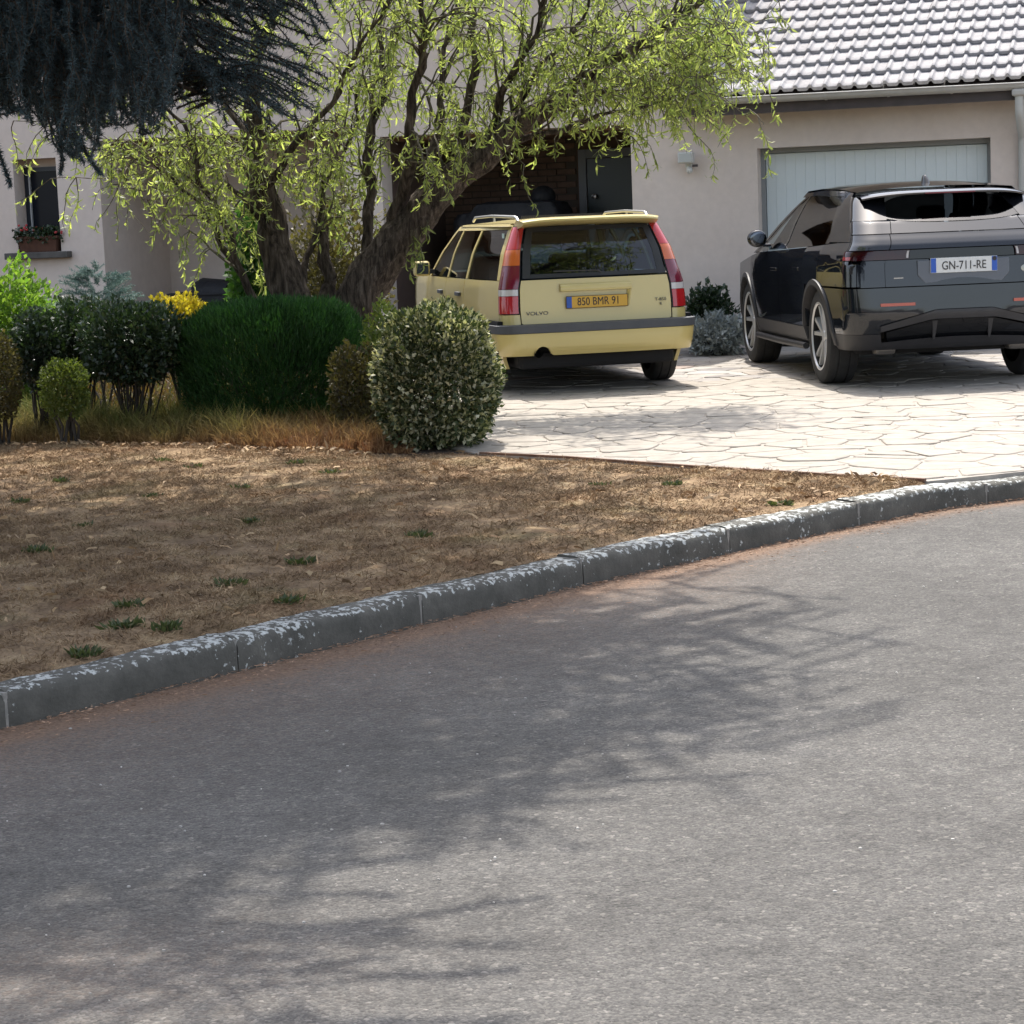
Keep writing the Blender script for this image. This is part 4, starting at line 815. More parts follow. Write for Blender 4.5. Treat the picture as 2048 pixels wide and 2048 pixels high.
# ================================================================ CARS (x right, y forward from the rear end, z up)
class Shell:
    def __init__(s, W, R, rc, tp, bulge=.03): s.Wt, s.Rt, s.rct, s.tpt, s.bu = W, R, rc, tp, bulge
    def W(s, z): return float(np.interp(z, *zip(*s.Wt)))
    def R(s, z): return float(np.interp(z, *zip(*s.Rt)))
    def rc(s, z): return float(np.interp(z, *zip(*s.rct)))
    def tp(s, y): return float(np.interp(y, *zip(*s.tpt)))
    def we(s, z): return s.W(z)*s.tp(s.R(z)+s.rc(z))
    def tx(s, x, z): return x/(s.we(z)-s.rc(z))            # across the rear
    def ty(s, y, z): return 2+(y-(s.R(z)+s.rc(z)))         # along the side
    def P(s, t, z, off=0.):
        sg = -1 if t < 0 else 1; t = abs(t); w_ = s.we(z); r = s.rc(z); y0 = s.R(z)
        if t <= 1: x = t*(w_-r); y = y0+s.bu*(x/w_)**2; n = (0, -1)
        elif t <= 2:
            a = (t-1)*math.pi/2; b0 = s.bu*((w_-r)/w_)**2
            x = w_-r+r*math.sin(a); y = y0+b0*(2-t)+r*(1-math.cos(a)); n = (math.sin(a), -math.cos(a))
        else: y = y0+r+(t-2); x = s.W(z)*s.tp(y); n = (1, 0)
        return (sg*(x+n[0]*off), y+n[1]*off, z)
def panel(sh, name, mat, parent, t0, t1, zb, zt, nt, nz, off=0., rim=.014, angle=35):
    fn = lambda f: f if callable(f) else (lambda q: f)
    t0, t1, zb, zt = map(fn, (t0, t1, zb, zt)); rows = []; rin = []
    for j in range(nz+1):
        row = []; ri = []
        for i in range(nt+1):
            tau = i/nt; a, b = zb(tau), zt(tau); z = a+(b-a)*j/nz; t = t0(z)+(t1(z)-t0(z))*tau; row.append(sh.P(t, z, off)); ri.append(sh.P(t, z, off-rim))
        rows.append(row); rin.append(ri)
    mb = MB(); mb.grid(rows)
    if rim:
        ring = lambda R_: R_[0]+[r[-1] for r in R_[1:]]+R_[-1][-2::-1]+[r[0] for r in R_[-2:0:-1]]
        mb.grid([ring(rows), ring(rin)], True)
    return mb.build(name, mat, parent, angle=angle)
def wheel(parent, pos, side, R_t, w_, R_r, spokes, mt, mr, mdk):
    o = empty('wheel', pos); o.parent = parent
    sx = side; mb = MB()
    pr = [(R_r, -.5*w_), (R_r+.02, -.52*w_), (R_t-.045, -.52*w_), (R_t-.012, -.46*w_), (R_t, -.36*w_), (R_t, -.2*w_), (R_t-.008, -.19*w_), (R_t-.008, -.17*w_), (R_t, -.16*w_), (R_t, .16*w_), (R_t-.008, .17*w_), (R_t-.008, .19*w_), (R_t, .2*w_), (R_t, .36*w_), (R_t-.012, .46*w_), (R_t-.045, .52*w_), (R_r+.02, .52*w_), (R_r, .5*w_)]
    mb.lathe([(r, h*sx) for r, h in pr], 40); mb.build('tyre', mt, o, angle=35)
    mb = MB(); mb.lathe([(R_r+.004, .5*w_*sx), (R_r-.012, .505*w_*sx), (R_r-.022, .46*w_*sx)], 40); mb.build('rim', mr, o, angle=40)
    mb = MB(); mb.lathe([(R_r-.0225, .46*w_*sx), (R_r-.03, .3*w_*sx), (R_r-.035, -.45*w_*sx)], 40); mb.build('rim_barrel', mdk, o, angle=40)
    mb = MB(); mb.lathe([(R_r-.036, .06*sx), (.05, .03*sx), (.001, .03*sx)], 24); mb.build('wheel_dish', mdk, o, angle=40)
    mb = MB(); mb.lathe([(.001, .09*sx), (.045, .088*sx), (.06, .07*sx), (.065, .03*sx)], 20); mb.build('hub', mr, o, angle=40)
    mb = MB()
    for k in range(5):
        a = 2*math.pi*k/5+.3
        for da in ((-.25, .25) if spokes == 2 else (0,)):
            i0 = np.array([math.cos(a+da*.35), math.sin(a+da*.35)])*.045; i1 = np.array([math.cos(a+da), math.sin(a+da)])*(R_r-.02); tn = np.array([-(i1-i0)[1], (i1-i0)[0]])/np.linalg.norm(i1-i0)
            for (p, q, h0, h1) in ((i0, i1, .085, .105),):
                ww0, ww1 = (.013, .016) if spokes == 2 else (.03, .05)
                vs = [(sx*x, *c) for x, c in ((h0, p+tn*ww0), (h0, p-tn*ww0), (h1, q-tn*ww1), (h1, q+tn*ww1), (h0-.035, p+tn*ww0*1.4), (h0-.035, p-tn*ww0*1.4), (h1-.04, q-tn*ww1*1.4), (h1-.04, q+tn*ww1*1.4))]
                mb.add(vs, [(0,1,2,3), (0,3,7,4), (1,5,6,2), (0,4,5,1), (3,2,6,7)])
    mb.build('spokes', mr, o)
    return o
def xform(mb, f):
    mb.v = [tuple(f(*v)) for v in mb.v]; return mb
def lettering(body, size, mat, parent, loc, rot=(math.pi/2, 0, 0), depth=.0015, sx=1., name='lettering'):
    me = text_mesh(body, size, depth); o = link(name, me, None, parent); me.materials.clear(); me.materials.append(mat); o.location = loc; o.rotation_euler = rot; o.scale = (sx, 1, 1); return o
M_tyre = pm('tyre_rubber', (.018, .018, .019), .85, c2=(.03, .03, .03), scale=12)
M_alloy = pm('silver_alloy', (.62, .63, .64), .32, .45, c2=(.6, .6, .6), scale=3)
M_blackp = pm('black_plastic', (.018, .019, .021), .55, c2=(.024, .025, .027), scale=8)
M_under = pm('underbody', (.012, .012, .013), .9)
M_chrome = pm('chrome', (.75, .75, .75), .12, 1)
M_blue = pm('plate_blue', (.02, .09, .42), .4)
M_ink = pm('black_ink', (.02, .015, .015), .5)
# ---------------------------------------------------------------- cream yellow estate
def build_estate():
    th = math.radians(11.5); root = tag(empty('estate_car', (.785, 17.95, .13), th), 'cream yellow older estate car parked with its rear to the street', 'car')
    Y = pm('cream_yellow_paint', (.60, .49, .19), .35, coat=.7, c2=(.585, .475, .18), scale=1.5)
    DG = pm('dark_grey_trim', (.06, .065, .075), .6, c2=(.075, .08, .09), scale=6)
    GL = glassmat('tinted_glass', (.26, .33, .34), ior=1.7); GR = glassmat('rear_glass', (.16, .27, .38), ior=1.8)
    sh = Shell([(.16, .80), (.3, .85), (.5, .875), (.7, .88), (.86, .868), (.93, .848), (1.15, .775), (1.34, .675), (1.40, .63)],
               [(.2, .16), (.5, .10), (.56, .10), (.66, .115), (.93, .15), (1.15, .24), (1.36, .36), (1.42, .40)],
               [(.2, .14), (.93, .13), (1.36, .075), (1.42, .07)], [(0, .875), (.3, .895), (.9, .96), (1.6, 1), (3.3, 1), (4.1, .955), (4.7, .86)])
    wy = (.99, 3.655); AR = .35; wz = .31
    def zlow(y):
        for c in wy:
            if abs(y-c) < AR: return wz+math.sqrt(AR*AR-(y-c)**2)
        return .20
    # tailgate and its details
    tg_ = panel(sh, 'tailgate', Y, root, lambda z: -.975, lambda z: .975, lambda u: .548+.03*abs(2*u-1)**14, .925, 30, 10)
    yk = lambda z, x=0: sh.P(sh.tx(x, z), z)[1]
    # raised handle bar above the number plate and the plate's recess edge
    mb = MB(); mb.grid([[(x, yk(z)-o, z) for x in np.linspace(-.30, .30, 9)] for z, o in ((.885, .0), (.875, .022), (.845, .028), (.825, .022), (.82, .0))]); mb.build('tailgate_handle', Y, tg_, angle=60)
    mb = MB(); mb.add([(.285, yk(.82)-.022, .822), (.30, yk(.82)-.001, .822), (.275, yk(.70)-.001, .69), (.262, yk(.70)-.006, .70)], [(0,1,2,3)]); mb.add([(.285, yk(.82)-.022, .822), (.26, yk(.82)-.001, .822), (.262, yk(.7)-.006, .70)], [(0,1,2)]); mb.build('recess_edge', Y, tg_)
    pl = MB().box(-.262, .262, yk(.73)-.022, yk(.73)-.014, .683, .784).build('number_plate', pm('plate_frame_brown', (.10, .06, .02), .5), root, bevel=.003)
    MB().box(-.213, .255, yk(.73)-.025, yk(.73)-.0222, .688, .779).build('plate_face', pm('amber_plate', (.62, .36, .04), .4), pl)
    MB().box(-.256, -.2135, yk(.73)-.025, yk(.73)-.0222, .688, .779).build('country_band', M_blue, pl)
    lettering('850 BMR 91', .09, M_ink, pl, (.012, yk(.73)-.0262, .7335), sx=.80)
    lettering('VOLVO', .04, DG, tg_, (-.50, yk(.65)-.004+.028*.40, .655), sx=1.4)
    lettering('T-850', .036, DG, tg_, (.545, yk(.70)+.008, .725), sx=1.1); lettering('R', .034, DG, tg_, (.545, yk(.68)+.006, .688))
    rw = panel(sh, 'rear_window', GR, root, lambda z: -.965, lambda z: .965, .94, lambda u: 1.352, 20, 8, off=.004, rim=.004)
    for sgn in (-1, 1): panel(sh, 'glass_border', M_blackp, rw, lambda z: sgn*.86, lambda z: sgn*.965, .94, 1.352, 4, 8, off=.0075, rim=.002)
    panel(sh, 'glass_border', M_blackp, rw, lambda z: -.858, lambda z: .858, .94, .972, 14, 2, off=.0075, rim=.002); panel(sh, 'glass_border', M_blackp, rw, lambda z: -.858, lambda z: .858, 1.315, 1.352, 14, 2, off=.0075, rim=.002)
    mb = MB(); mb.tube([(.05, .10+.035, .965), (.02, .13, .985), (-.35, .135, .99)], .006, 6); mb.build('rear_wiper', M_blackp, root)
    # tail lamps in five lenses
    red = pm('red_lens', (.42, .014, .018), .15, coat=.8); dred = pm('dark_red_lens', (.16, .012, .03), .15, coat=.8); org = pm('orange_lens', (.60, .13, .03), .15, coat=.8); wht = pm('clear_lens', (.55, .53, .52), .15, coat=.8)
    for sgn in (-1, 1):
        lampo = panel(sh, 'tail_lamp', M_blackp, root, lambda z: sgn*.99, lambda z: sgn*2.035, .655, 1.362, 10, 16, off=-.004)
        for nm, m_, a, b in (('red_lens', red, .66, .802), ('reversing_lens', wht, .805, .855), ('dark_red_lens', dred, .858, 1.045), ('orange_lens', org, 1.048, 1.175), ('red_lens', red, 1.178, 1.358)):
            panel(sh, nm, m_, lampo, lambda z: sgn*1.01, lambda z: sgn*2.02, a, b, 12, 5, off=.006, rim=.01)
        panel(sh, 'lamp_corner', Y, root, lambda z: sgn*.99, lambda z: sgn*2.035, .56, .65, 10, 3)
        # side panels
        ys = [(lambda z: sh.ty(.0, z)*0+2.05, .0)]
        qa = lambda z: sgn*2.045; qb = lambda z: sgn*sh.ty(1.50, z)
        def side(name, ya, yb, lamp_edge=False, parent=root):
            A = (lambda z: sgn*2.045) if lamp_edge else (lambda z: sgn*sh.ty(ya, z)); B = lambda z: sgn*sh.ty(yb, z)
            return panel(sh, name, Y, parent, A, B, lambda u: zlow((ya+(yb-ya)*u)), .925, 40, 9, rim=.03)
        side('rear_quarter', .28, 1.425, True); d2 = side('rear_door', 1.435, 2.29); d1 = side('front_door', 2.30, 3.22); side('front_wing', 3.23, 4.55)
        for dpo, yh in ((d2, 1.60), (d1, 2.48)):
            c = sh.P(sgn*sh.ty(yh, .80), .80, .012); mb = MB().box(c[0]-.014, c[0]+.014, yh-.085, yh+.085, .78, .815); mb.build('door_handle', DG, dpo, bevel=.006)
        # pillars, door frames, windows
        e_rear = lambda z: .40+.40*(z-.93); e_ws = lambda z: 3.14-1.42*(z-.93)
        W3 = lambda z: sgn*sh.ty(e_rear(z)+.03, z)
        tops = 1.335
        panel(sh, 'rear_pillar', Y, root, lambda z: sgn*2.045, lambda z: sgn*sh.ty(e_rear(z), z), .93, 1.375, 5, 10, rim=.03)
        bounds = [(lambda z: e_rear(z)+.006, lambda z: 1.36+.12*(z-.93)), (lambda z: 1.43+.12*(z-.93), lambda z: 2.22+.05*(z-.93)), (lambda z: 2.29+.05*(z-.93), e_ws)]
        panel(sh, 'middle_pillar', Y, root, lambda z: sgn*sh.ty(1.367+.12*(z-.93), z), lambda z: sgn*sh.ty(1.425+.12*(z-.93), z), .93, tops, 3, 8, rim=.02)
        panel(sh, 'middle_pillar', Y, root, lambda z: sgn*sh.ty(2.227+.05*(z-.93), z), lambda z: sgn*sh.ty(2.284+.05*(z-.93), z), .93, tops, 3, 8, rim=.02)
        panel(sh, 'front_pillar', Y, root, lambda z: sgn*sh.ty(e_ws(z)+.005, z), lambda z: sgn*sh.ty(e_ws(z)+.085, z), .93, 1.375, 3, 8, rim=.03)
        panel(sh, 'roof_side', Y, root, lambda z: sgn*sh.ty(e_rear(z)+.004, z), lambda z: sgn*sh.ty(e_ws(z), z), tops+.004, 1.385, 26, 3, rim=.02)
        for a, b in bounds: panel(sh, 'side_window', GL, root, lambda z: sgn*sh.ty(a(z), z), lambda z: sgn*sh.ty(b(z), z), .935, tops, 8, 6, off=-.006, rim=.003)
        c = sh.P(sgn*sh.ty(.62, 1.28), 1.28, -.001); MB().box(c[0]-.002, c[0]+.002, .57, .66, 1.27, 1.31).build('window_sticker', pm('pale_sticker', (.5, .62, .55), .5), root)
        # roof rail
        mb = MB(); rx = lambda y: sgn*(.60*sh.tp(y)); mb.tube([(rx(.5), .50, 1.405), (rx(.53), .53, 1.43), (rx(.6), .60, 1.442), (rx(1.4), 1.4, 1.458), (rx(2.1), 2.1, 1.45), (rx(2.2), 2.2, 1.42)], .013, 8); mb.tube([(rx(1.3), 1.3, 1.41), (rx(1.3), 1.3, 1.47)], .010, 6); mb.build('roof_rail', pm('satin_silver', (.5, .5, .48), .35, .8), root, angle=60)
        # mirror
        mi = MB(); mi.box(sgn*.88, sgn*1.03, 2.98, 3.09, .93, 1.07) if sgn > 0 else mi.box(-1.03, -.88, 2.98, 3.09, .93, 1.07); mo = mi.build('mirror', Y, root, bevel=.03, seg=3)
        (MB().box(.90, 1.01, 2.974, 2.979, .95, 1.05) if sgn > 0 else MB().box(-1.01, -.90, 2.974, 2.979, .95, 1.05)).build('mirror_glass', pm('mirror_dark', (.03, .035, .04), .05, .6), mo)
        (MB().box(.82, .88, 3.02, 3.06, .95, .99) if sgn > 0 else MB().box(-.88, -.82, 3.02, 3.06, .95, .99)).build('mirror_arm', M_blackp, mo)
    # roof, spoiler, sunroof
    mb = MB(); rows = []
    for y in np.linspace(.40, 2.62, 16):
        xe = .64*sh.tp(y); rows.append([(x*xe, y, 1.385+(.045*np.interp(y, [.4, .8, 1.8, 2.62], [.75, 1, 1.05, .5]))*(1-abs(x)**2.6)) for x in np.linspace(-1, 1, 15)])
    mb.grid(rows); mb.build('roof', Y, root, angle=40)
    mb = MB(); mb.grid([[(x, y, 1.432+.004+.006*math.sin((y-1.5)*3)) for x in np.linspace(-.36, .36, 5)] for y in np.linspace(1.25, 2.15, 6)]); mb.box(-.36, .36, 1.25, 1.27, 1.42, 1.45); mb.build('sunroof', pm('dark_sunroof_glass', (.012, .012, .015), .1, coat=.6), root)
    mb = MB(); rows = []
    for (y, z) in ((.44, 1.395), (.34, 1.43), (.22, 1.425), (.165, 1.412), (.16, 1.398), (.19, 1.383), (.34, 1.358), (.40, 1.36)):
        rows.append([(x*(.588-.02*(y < .2)), y+.05*abs(x)**6, z-.018*abs(x)**5) for x in np.linspace(-1, 1, 25)])
    mb.grid(rows); base_ = len(mb.v)
    for e_ in (0, -1): mb.add([r[e_] for r in rows], [tuple(range(len(rows)))])
    mb.build('roof_spoiler', Y, root, angle=35)
    # bumper: painted apron with exhaust cut-out, dark rubbing strip
    bs = Shell([(.2, .82), (.32, .845), (.5, .87), (.57, .872)], [(.2, .10), (.29, .06), (.36, .012), (.42, .0), (.5, .0), (.57, .0)], [(.2, .2), (.6, .2)], [(0, .955), (.7, .985), (2, 1)], .05)
    def zbot(u):
        x = (2*u-1)*.67; dx = abs(x+.52); return .315+(math.sqrt(.075**2-dx*dx) if dx < .075 else 0)
    bp_ = panel(bs, 'bumper', Y, root, lambda z: -1, lambda z: 1, zbot, .498, 60, 6, rim=.04)
    for sgn in (-1, 1):
        panel(bs, 'bumper_corner', Y, bp_, lambda z: sgn*1.0, lambda z: sgn*bs.ty(.625, z), .315, .498, 14, 6, rim=.04)
        panel(bs, 'rubbing_strip', DG, bp_, lambda z: sgn*.0, lambda z: sgn*bs.ty(.625, z), .502, .566, 26, 3, off=.008, rim=.03)
    mb = MB(); mb.grid([[bs.P(t, .566, .006) for t in np.linspace(-2, 2, 41)], [(bs.P(t, .566, 0)[0]*.93, bs.P(t, .566, 0)[1]+.10, .572) for t in np.linspace(-2, 2, 41)]]); mb.build('bumper_top', DG, bp_, angle=50)
    mb = MB(); mb.grid([[bs.P(t, z, o) for t in np.linspace(-.62, .66, 20)] for z, o in ((.375, .002), (.372, -.012), (.352, -.012), (.349, .002))]); mb.build('bumper_groove', Y, bp_, angle=30)
    mb = MB(); mb.tube([(-.52, .035, .335), (-.52, .5, .335)], .036, 14, False); mb.tube([(-.52, .04, .335), (-.52, .5, .335)], .031, 14, False); mb.build('exhaust_pipe', pm('sooty_steel', (.05, .05, .05), .5, .6), root, angle=60)
    MB().box(-.66, .66, .16, 4.4, .20, .34).build('underbody', M_under, root, bevel=.04)
    mb = MB(); mb.box(-.82, .82, .2, 3.2, .335, .60); mb.build('floor_pan', M_under, root)
    for c in wy:
        for sgn in (-1, 1): wheel(root, (sgn*.745, c, wz), sgn, .312, .205, .212, 1, M_tyre, M_alloy, M_under)
    # cabin
    M_seat = pm('dark_grey_cloth', (.05, .05, .055), .9, c2=(.07, .07, .075), scale=10)
    cab = empty('cabin'); cab.parent = root
    MB().box(-.74, .74, .22, 3.1, .60, .70).build('cabin_floor', M_seat, cab)
    MB().box(-.62, .62, 1.38, 1.52, .70, 1.03).build('rear_seat', M_seat, cab, bevel=.04)
    for x in (-.36, .36):
        MB().box(x-.24, x+.24, 2.3, 2.45, .7, 1.10).build('front_seat', M_seat, cab, bevel=.05); MB().box(x-.12, x+.12, 2.31, 2.41, 1.12, 1.27).build('headrest', M_seat, cab, bevel=.04)
        MB().box(x-.11, x+.11, 1.40, 1.48, 1.04, 1.15).build('headrest', M_seat, cab, bevel=.03)
    MB().box(-.30, .12, .45, .95, .70, .90).build('luggage', pm('pale_bag', (.20, .21, .2), .8), cab, bevel=.05)
    MB().box(-.70, .70, 2.95, 3.2, .7, .97).build('dashboard', M_blackp, cab, bevel=.05)
    mb = MB(); mb.grid([[(x*.66, y, z) for x in np.linspace(-1, 1, 5)] for y, z in ((.5, 1.365), (2.5, 1.375))]); mb.build('headliner', pm('beige_headliner', (.3, .28, .25), .9), cab)
    # windscreen, bonnet, nose
    mb = MB(); mb.grid([[(x*w_, y-.06*abs(x)**2, z) for x in np.linspace(-1, 1, 9)] for y, z, w_ in ((3.22, .95, .80), (2.9, 1.17, .72), (2.6, 1.375, .60))]); mb.build('windscreen', GL, root, angle=60)
    mb = MB(); mb.grid([[(x*.80*sh.tp(y), y, z-.03*abs(x)**3) for x in np.linspace(-1, 1, 9)] for y, z in ((3.2, .945), (3.6, .92), (4.2, .86), (4.52, .80), (4.6, .72), (4.64, .5), (4.6, .25))]); mb.build('bonnet', Y, root, angle=45)
    return root
build_estate()
# ---------------------------------------------------------------- black SUV
def build_suv():
    th = math.radians(4.8); root = tag(empty('black_suv', (3.548, 16.98, .13), th), 'glossy black modern SUV parked facing the white garage door', 'car')
    K = pm('black_metallic_paint', (.009, .011, .015), .5, coat=1., c2=(.012, .0145, .02), scale=2, spec=.0, cior=1.6)
    G2 = pm('dark_satin_cladding', (.024, .024, .027), .5, c2=(.03, .03, .034), scale=6)
    BP = pm('gloss_black_trim', (.006, .0065, .008), .5, coat=1., spec=0.)
    GL = glassmat('privacy_glass', (.10, .11, .12), ior=1.6)
    GLF = glassmat('front_glass', (.45, .5, .5))
    sh = Shell([(.22, .84), (.32, .90), (.45, .94), (.6, .955), (.8, .958), (.95, .95), (1.05, .93), (1.10, .895), (1.14, .868), (1.30, .80), (1.45, .715), (1.53, .65), (1.58, .60)],
               [(.22, .30), (.32, .16), (.45, .05), (.58, .0), (.76, .015), (.8, .0185), (.95, .035), (1.0, .04), (1.04, .043), (1.075, .046), (1.078, .0), (1.11, .012), (1.15, .055), (1.19, .105), (1.20, .115), (1.29, .235), (1.38, .39), (1.50, .60), (1.58, .76)],
               [(.22, .26), (.6, .24), (1.1, .22), (1.2, .2), (1.3, .2), (1.58, .18)], [(0, .93), (.35, .955), (.9, 1), (3.6, 1), (4.3, .96), (4.8, .85)], .05)
    wy = (.975, 3.85); AR = .415; wz = .385
    def zlow(y, sill=.30):
        for c in wy:
            if abs(y-c) < AR: return wz+math.sqrt(AR*AR-(y-c)**2)
        return sill
    beltz = lambda y: float(np.interp(y, [0, .6, 1.5, 3.4], [1.15, 1.14, 1.10, 1.04])); roofz = lambda y: float(np.interp(y, [.45, .7, 1.2, 2.0, 2.7, 2.95], [1.50, 1.515, 1.545, 1.565, 1.55, 1.53]))
    # rear, from bottom to top
    panel(sh, 'lower_diffuser', G2, root, lambda z: -1, lambda z: 1, lambda u: .30+.0*u, lambda u: .36+.03*math.sin(u*math.pi), 24, 4, rim=.05)
    panel(sh, 'diffuser_insert', BP, root, lambda z: -.92, lambda z: .92, lambda u: .362+.03*math.sin(u*math.pi), lambda u: .44+.09*min(1, 3.2*min(u, 1-u)), 26, 4, off=-.03, rim=.02)
    for x in (-.22, .22):
        mb = MB(); y_ = sh.P(sh.tx(x, .45), .45)[1]; mb.add([(x-.02, y_-.0, .52), (x+.02, y_-.0, .52), (x+.008, y_+.05, .37), (x-.008, y_+.05, .37), (x-.02, y_+.08, .52), (x+.02, y_+.08, .52)], [(0,1,2,3), (0,3,4), (1,5,2)]); mb.build('diffuser_fin', G2, root)
    panel(sh, 'bumper_band', G2, root, lambda z: -1, lambda z: 1, lambda u: .445+.09*min(1, 3.2*min(u, 1-u)), lambda u: .49+.115*min(1, 3.0*min(u, 1-u)), 30, 4, off=.012, rim=.03)
    bmp = panel(sh, 'bumper', K, root, lambda z: -1, lambda z: 1, lambda u: .495+.115*min(1, 3.0*min(u, 1-u)), .785, 34, 8)
    tgl = panel(sh, 'tailgate', K, root, lambda z: -.9, lambda z: .9, .793, .995, 26, 8)
    panel(sh, 'lamp_band', BP, root, lambda z: -.62, lambda z: .62, 1.0, 1.072, 20, 3, off=-.012)
    panel(sh, 'rear_shelf', K, root, lambda z: -.9, lambda z: .9, 1.078, 1.193, 30, 12)
    panel(sh, 'window_skirt', K, root, lambda z: -.88, lambda z: .88, 1.20, lambda u: 1.272+.035*abs(2*u-1)**3, 30, 6)
    rlens = pm('smoked_red_lens', (.03, .004, .006), .5, coat=1., spec=0.); rw_ = pm('pale_lens_edge', (.5, .48, .48), .2)
    for sgn in (-1, 1):
        panel(sh, 'bumper_corner', K, bmp, lambda z: sgn*1.0, lambda z: sgn*sh.ty(.975-math.sqrt(max(0, AR*AR-(z-wz)**2)) if abs(z-wz) < AR else .975, z), .43, .785, 14, 10)
        panel(sh, 'lower_corner', G2, bmp, lambda z: sgn*1.0, lambda z: sgn*sh.ty(.975-math.sqrt(AR*AR-(z-wz)**2), z), .30, .427, 14, 5, rim=.03)
        panel(sh, 'tailgate_side', K, root, lambda z: sgn*.905, lambda z: sgn*1.35, .793, .995, 8, 6)
        lo_ = panel(sh, 'tail_lamp', rlens, root, lambda z: sgn*.63, lambda z: sgn*1.95, 1.0, 1.072, 16, 3, off=.004)
        panel(sh, 'lamp_edge', rw_, lo_, lambda z: sgn*(.64), lambda z: sgn*(.665), 1.01, 1.065, 2, 2, off=.009, rim=.003)
        panel(sh, 'lamp_tip', pm('red_lamp_tip', (.35, .02, .03), .15, coat=.8), lo_, lambda z: sgn*1.62, lambda z: sgn*1.9, 1.005, 1.03, 5, 2, off=.008, rim=.003)
        panel(sh, 'shelf_corner', K, root, lambda z: sgn*.91, lambda z: sgn*2.0, 1.078, 1.193, 12, 12)
        panel(sh, 'window_corner', K, root, lambda z: sgn*.89, lambda z: sgn*2.0, 1.20, 1.30, 10, 6)
        panel(sh, 'reflector', pm('red_reflector', (.42, .07, .03), .25, coat=.5), bmp, lambda z: sgn*.58, lambda z: sgn*.98, .645, .668, 8, 2, off=.012, rim=.01)
        # wheel-arch cladding and side panels
        def side(name, m_, ya, yb, za, zb_, n_=30, off=0., rim=.03): return panel(sh, name, m_, root, lambda z: sgn*sh.ty(ya, z), lambda z: sgn*sh.ty(yb, z), za, zb_, n_, 9, off=off, rim=rim)
        lv = lambda ya, yb, s_=.45: (lambda u: zlow(ya+(yb-ya)*u, s_)); bt = lambda ya, yb: (lambda u: beltz(ya+(yb-ya)*u)-.006)
        panel(sh, 'rear_quarter', K, root, lambda z: sgn*(1.36 if z < .996 else (1.96 if z < 1.075 else 2.01)) if z > .79 else sgn*sh.ty(.975, z), lambda z: sgn*sh.ty(1.45, z), lambda u: max(.80, zlow(.3+1.15*u, .8)), lambda u: beltz(.3+1.15*u)-.006, 40, 12)
        side('rear_quarter_lower', K, 1.33, 1.45, .45, .798, 6)
        d2 = side('rear_door', K, 1.457, 2.36, .45, bt(1.457, 2.36), 24); d1 = side('front_door', K, 2.367, 3.36, .45, bt(2.367, 3.36), 24); side('front_wing', K, 3.367, 4.6, lv(3.367, 4.6), lambda u: 1.03-.14*u, 40)
        side('sill_cladding', G2, 1.385, 3.44, .27, .444, 30, off=.01)
        mb = MB(); mb.tube([(sgn*.93, 1.42, .285), (sgn*.94, 2.4, .28), (sgn*.93, 3.42, .285)], .028, 8); mb.build('side_step', G2, root, angle=60)
        for c in wy:
            mb = MB(); rows = []
            for a in np.linspace(-.12, math.pi+.12, 26):
                rows.append([(sgn*(sh.W(min(1., wz+r*math.sin(a)))*sh.tp(c+r*math.cos(a))+o), c+r*math.cos(a), wz+r*math.sin(a)) for r, o in ((AR+.05, -.004), (AR+.045, .014), (AR+.004, .018), (AR-.005, -.03), (AR-.005, -.25))])
            mb.grid(rows); mb.build('wheel_arch', G2 if sgn else G2, root, angle=40)
        c = sh.P(sgn*sh.ty(2.6, .9), .9, .003); MB().box(c[0]-.006, c[0]+.006, 2.45, 2.67, .885, .912).build('door_handle', K, d1, bevel=.004); c = sh.P(sgn*sh.ty(1.7, .92), .92, .003); MB().box(c[0]-.006, c[0]+.006, 1.56, 1.78, .905, .93).build('door_handle', K, d2, bevel=.004)
        # glasshouse
        e_ws = lambda z: 3.42-1.12*(z-1.04)/.51
        rearlim = lambda z: .62+.9*max(0, (z-1.14))
        panel(sh, 'side_window', GL, root, lambda z: sgn*sh.ty(rearlim(z)+.18, z), lambda z: sgn*sh.ty(2.30, z), lambda u: beltz(.8+1.5*u), lambda u: roofz(.95+1.35*u)-.045, 20, 7, off=-.004, rim=.003)
        panel(sh, 'side_window', GLF, root, lambda z: sgn*sh.ty(2.37, z), lambda z: sgn*sh.ty(e_ws(z), z), lambda u: beltz(2.37+1.0*u), lambda u: roofz(2.37+.5*u)-.045, 10, 7, off=-.004, rim=.003)
        panel(sh, 'door_pillar', BP, root, lambda z: sgn*sh.ty(2.302, z), lambda z: sgn*sh.ty(2.368, z), beltz(2.3), roofz(2.3)-.045, 2, 6, rim=.02)
        panel(sh, 'rear_pillar', BP, root, lambda z: sgn*2.02, lambda z: sgn*sh.ty(rearlim(z)+.178, z), lambda u: 1.142, lambda u: 1.50, 8, 10, rim=.03)
        panel(sh, 'front_pillar', BP, root, lambda z: sgn*sh.ty(e_ws(z)+.004, z), lambda z: sgn*sh.ty(e_ws(z)+.09, z), 1.03, 1.535, 3, 8, rim=.03)
        panel(sh, 'roof_side', K, root, lambda z: sgn*sh.ty(.80, z), lambda z: sgn*sh.ty(2.60, z), lambda u: roofz(.8+1.8*u)-.042, lambda u: roofz(.8+1.8*u)+.012, 26, 3, rim=.02)
        # mirror
        mb = MB(); mb.ball((sgn*1.0, 3.02, 1.165), (.09, .075, .078), 14, 10); xform(mb, lambda x, y, z: (x, max(y, 2.975), z)); mo = mb.build('mirror', K, root, angle=50)
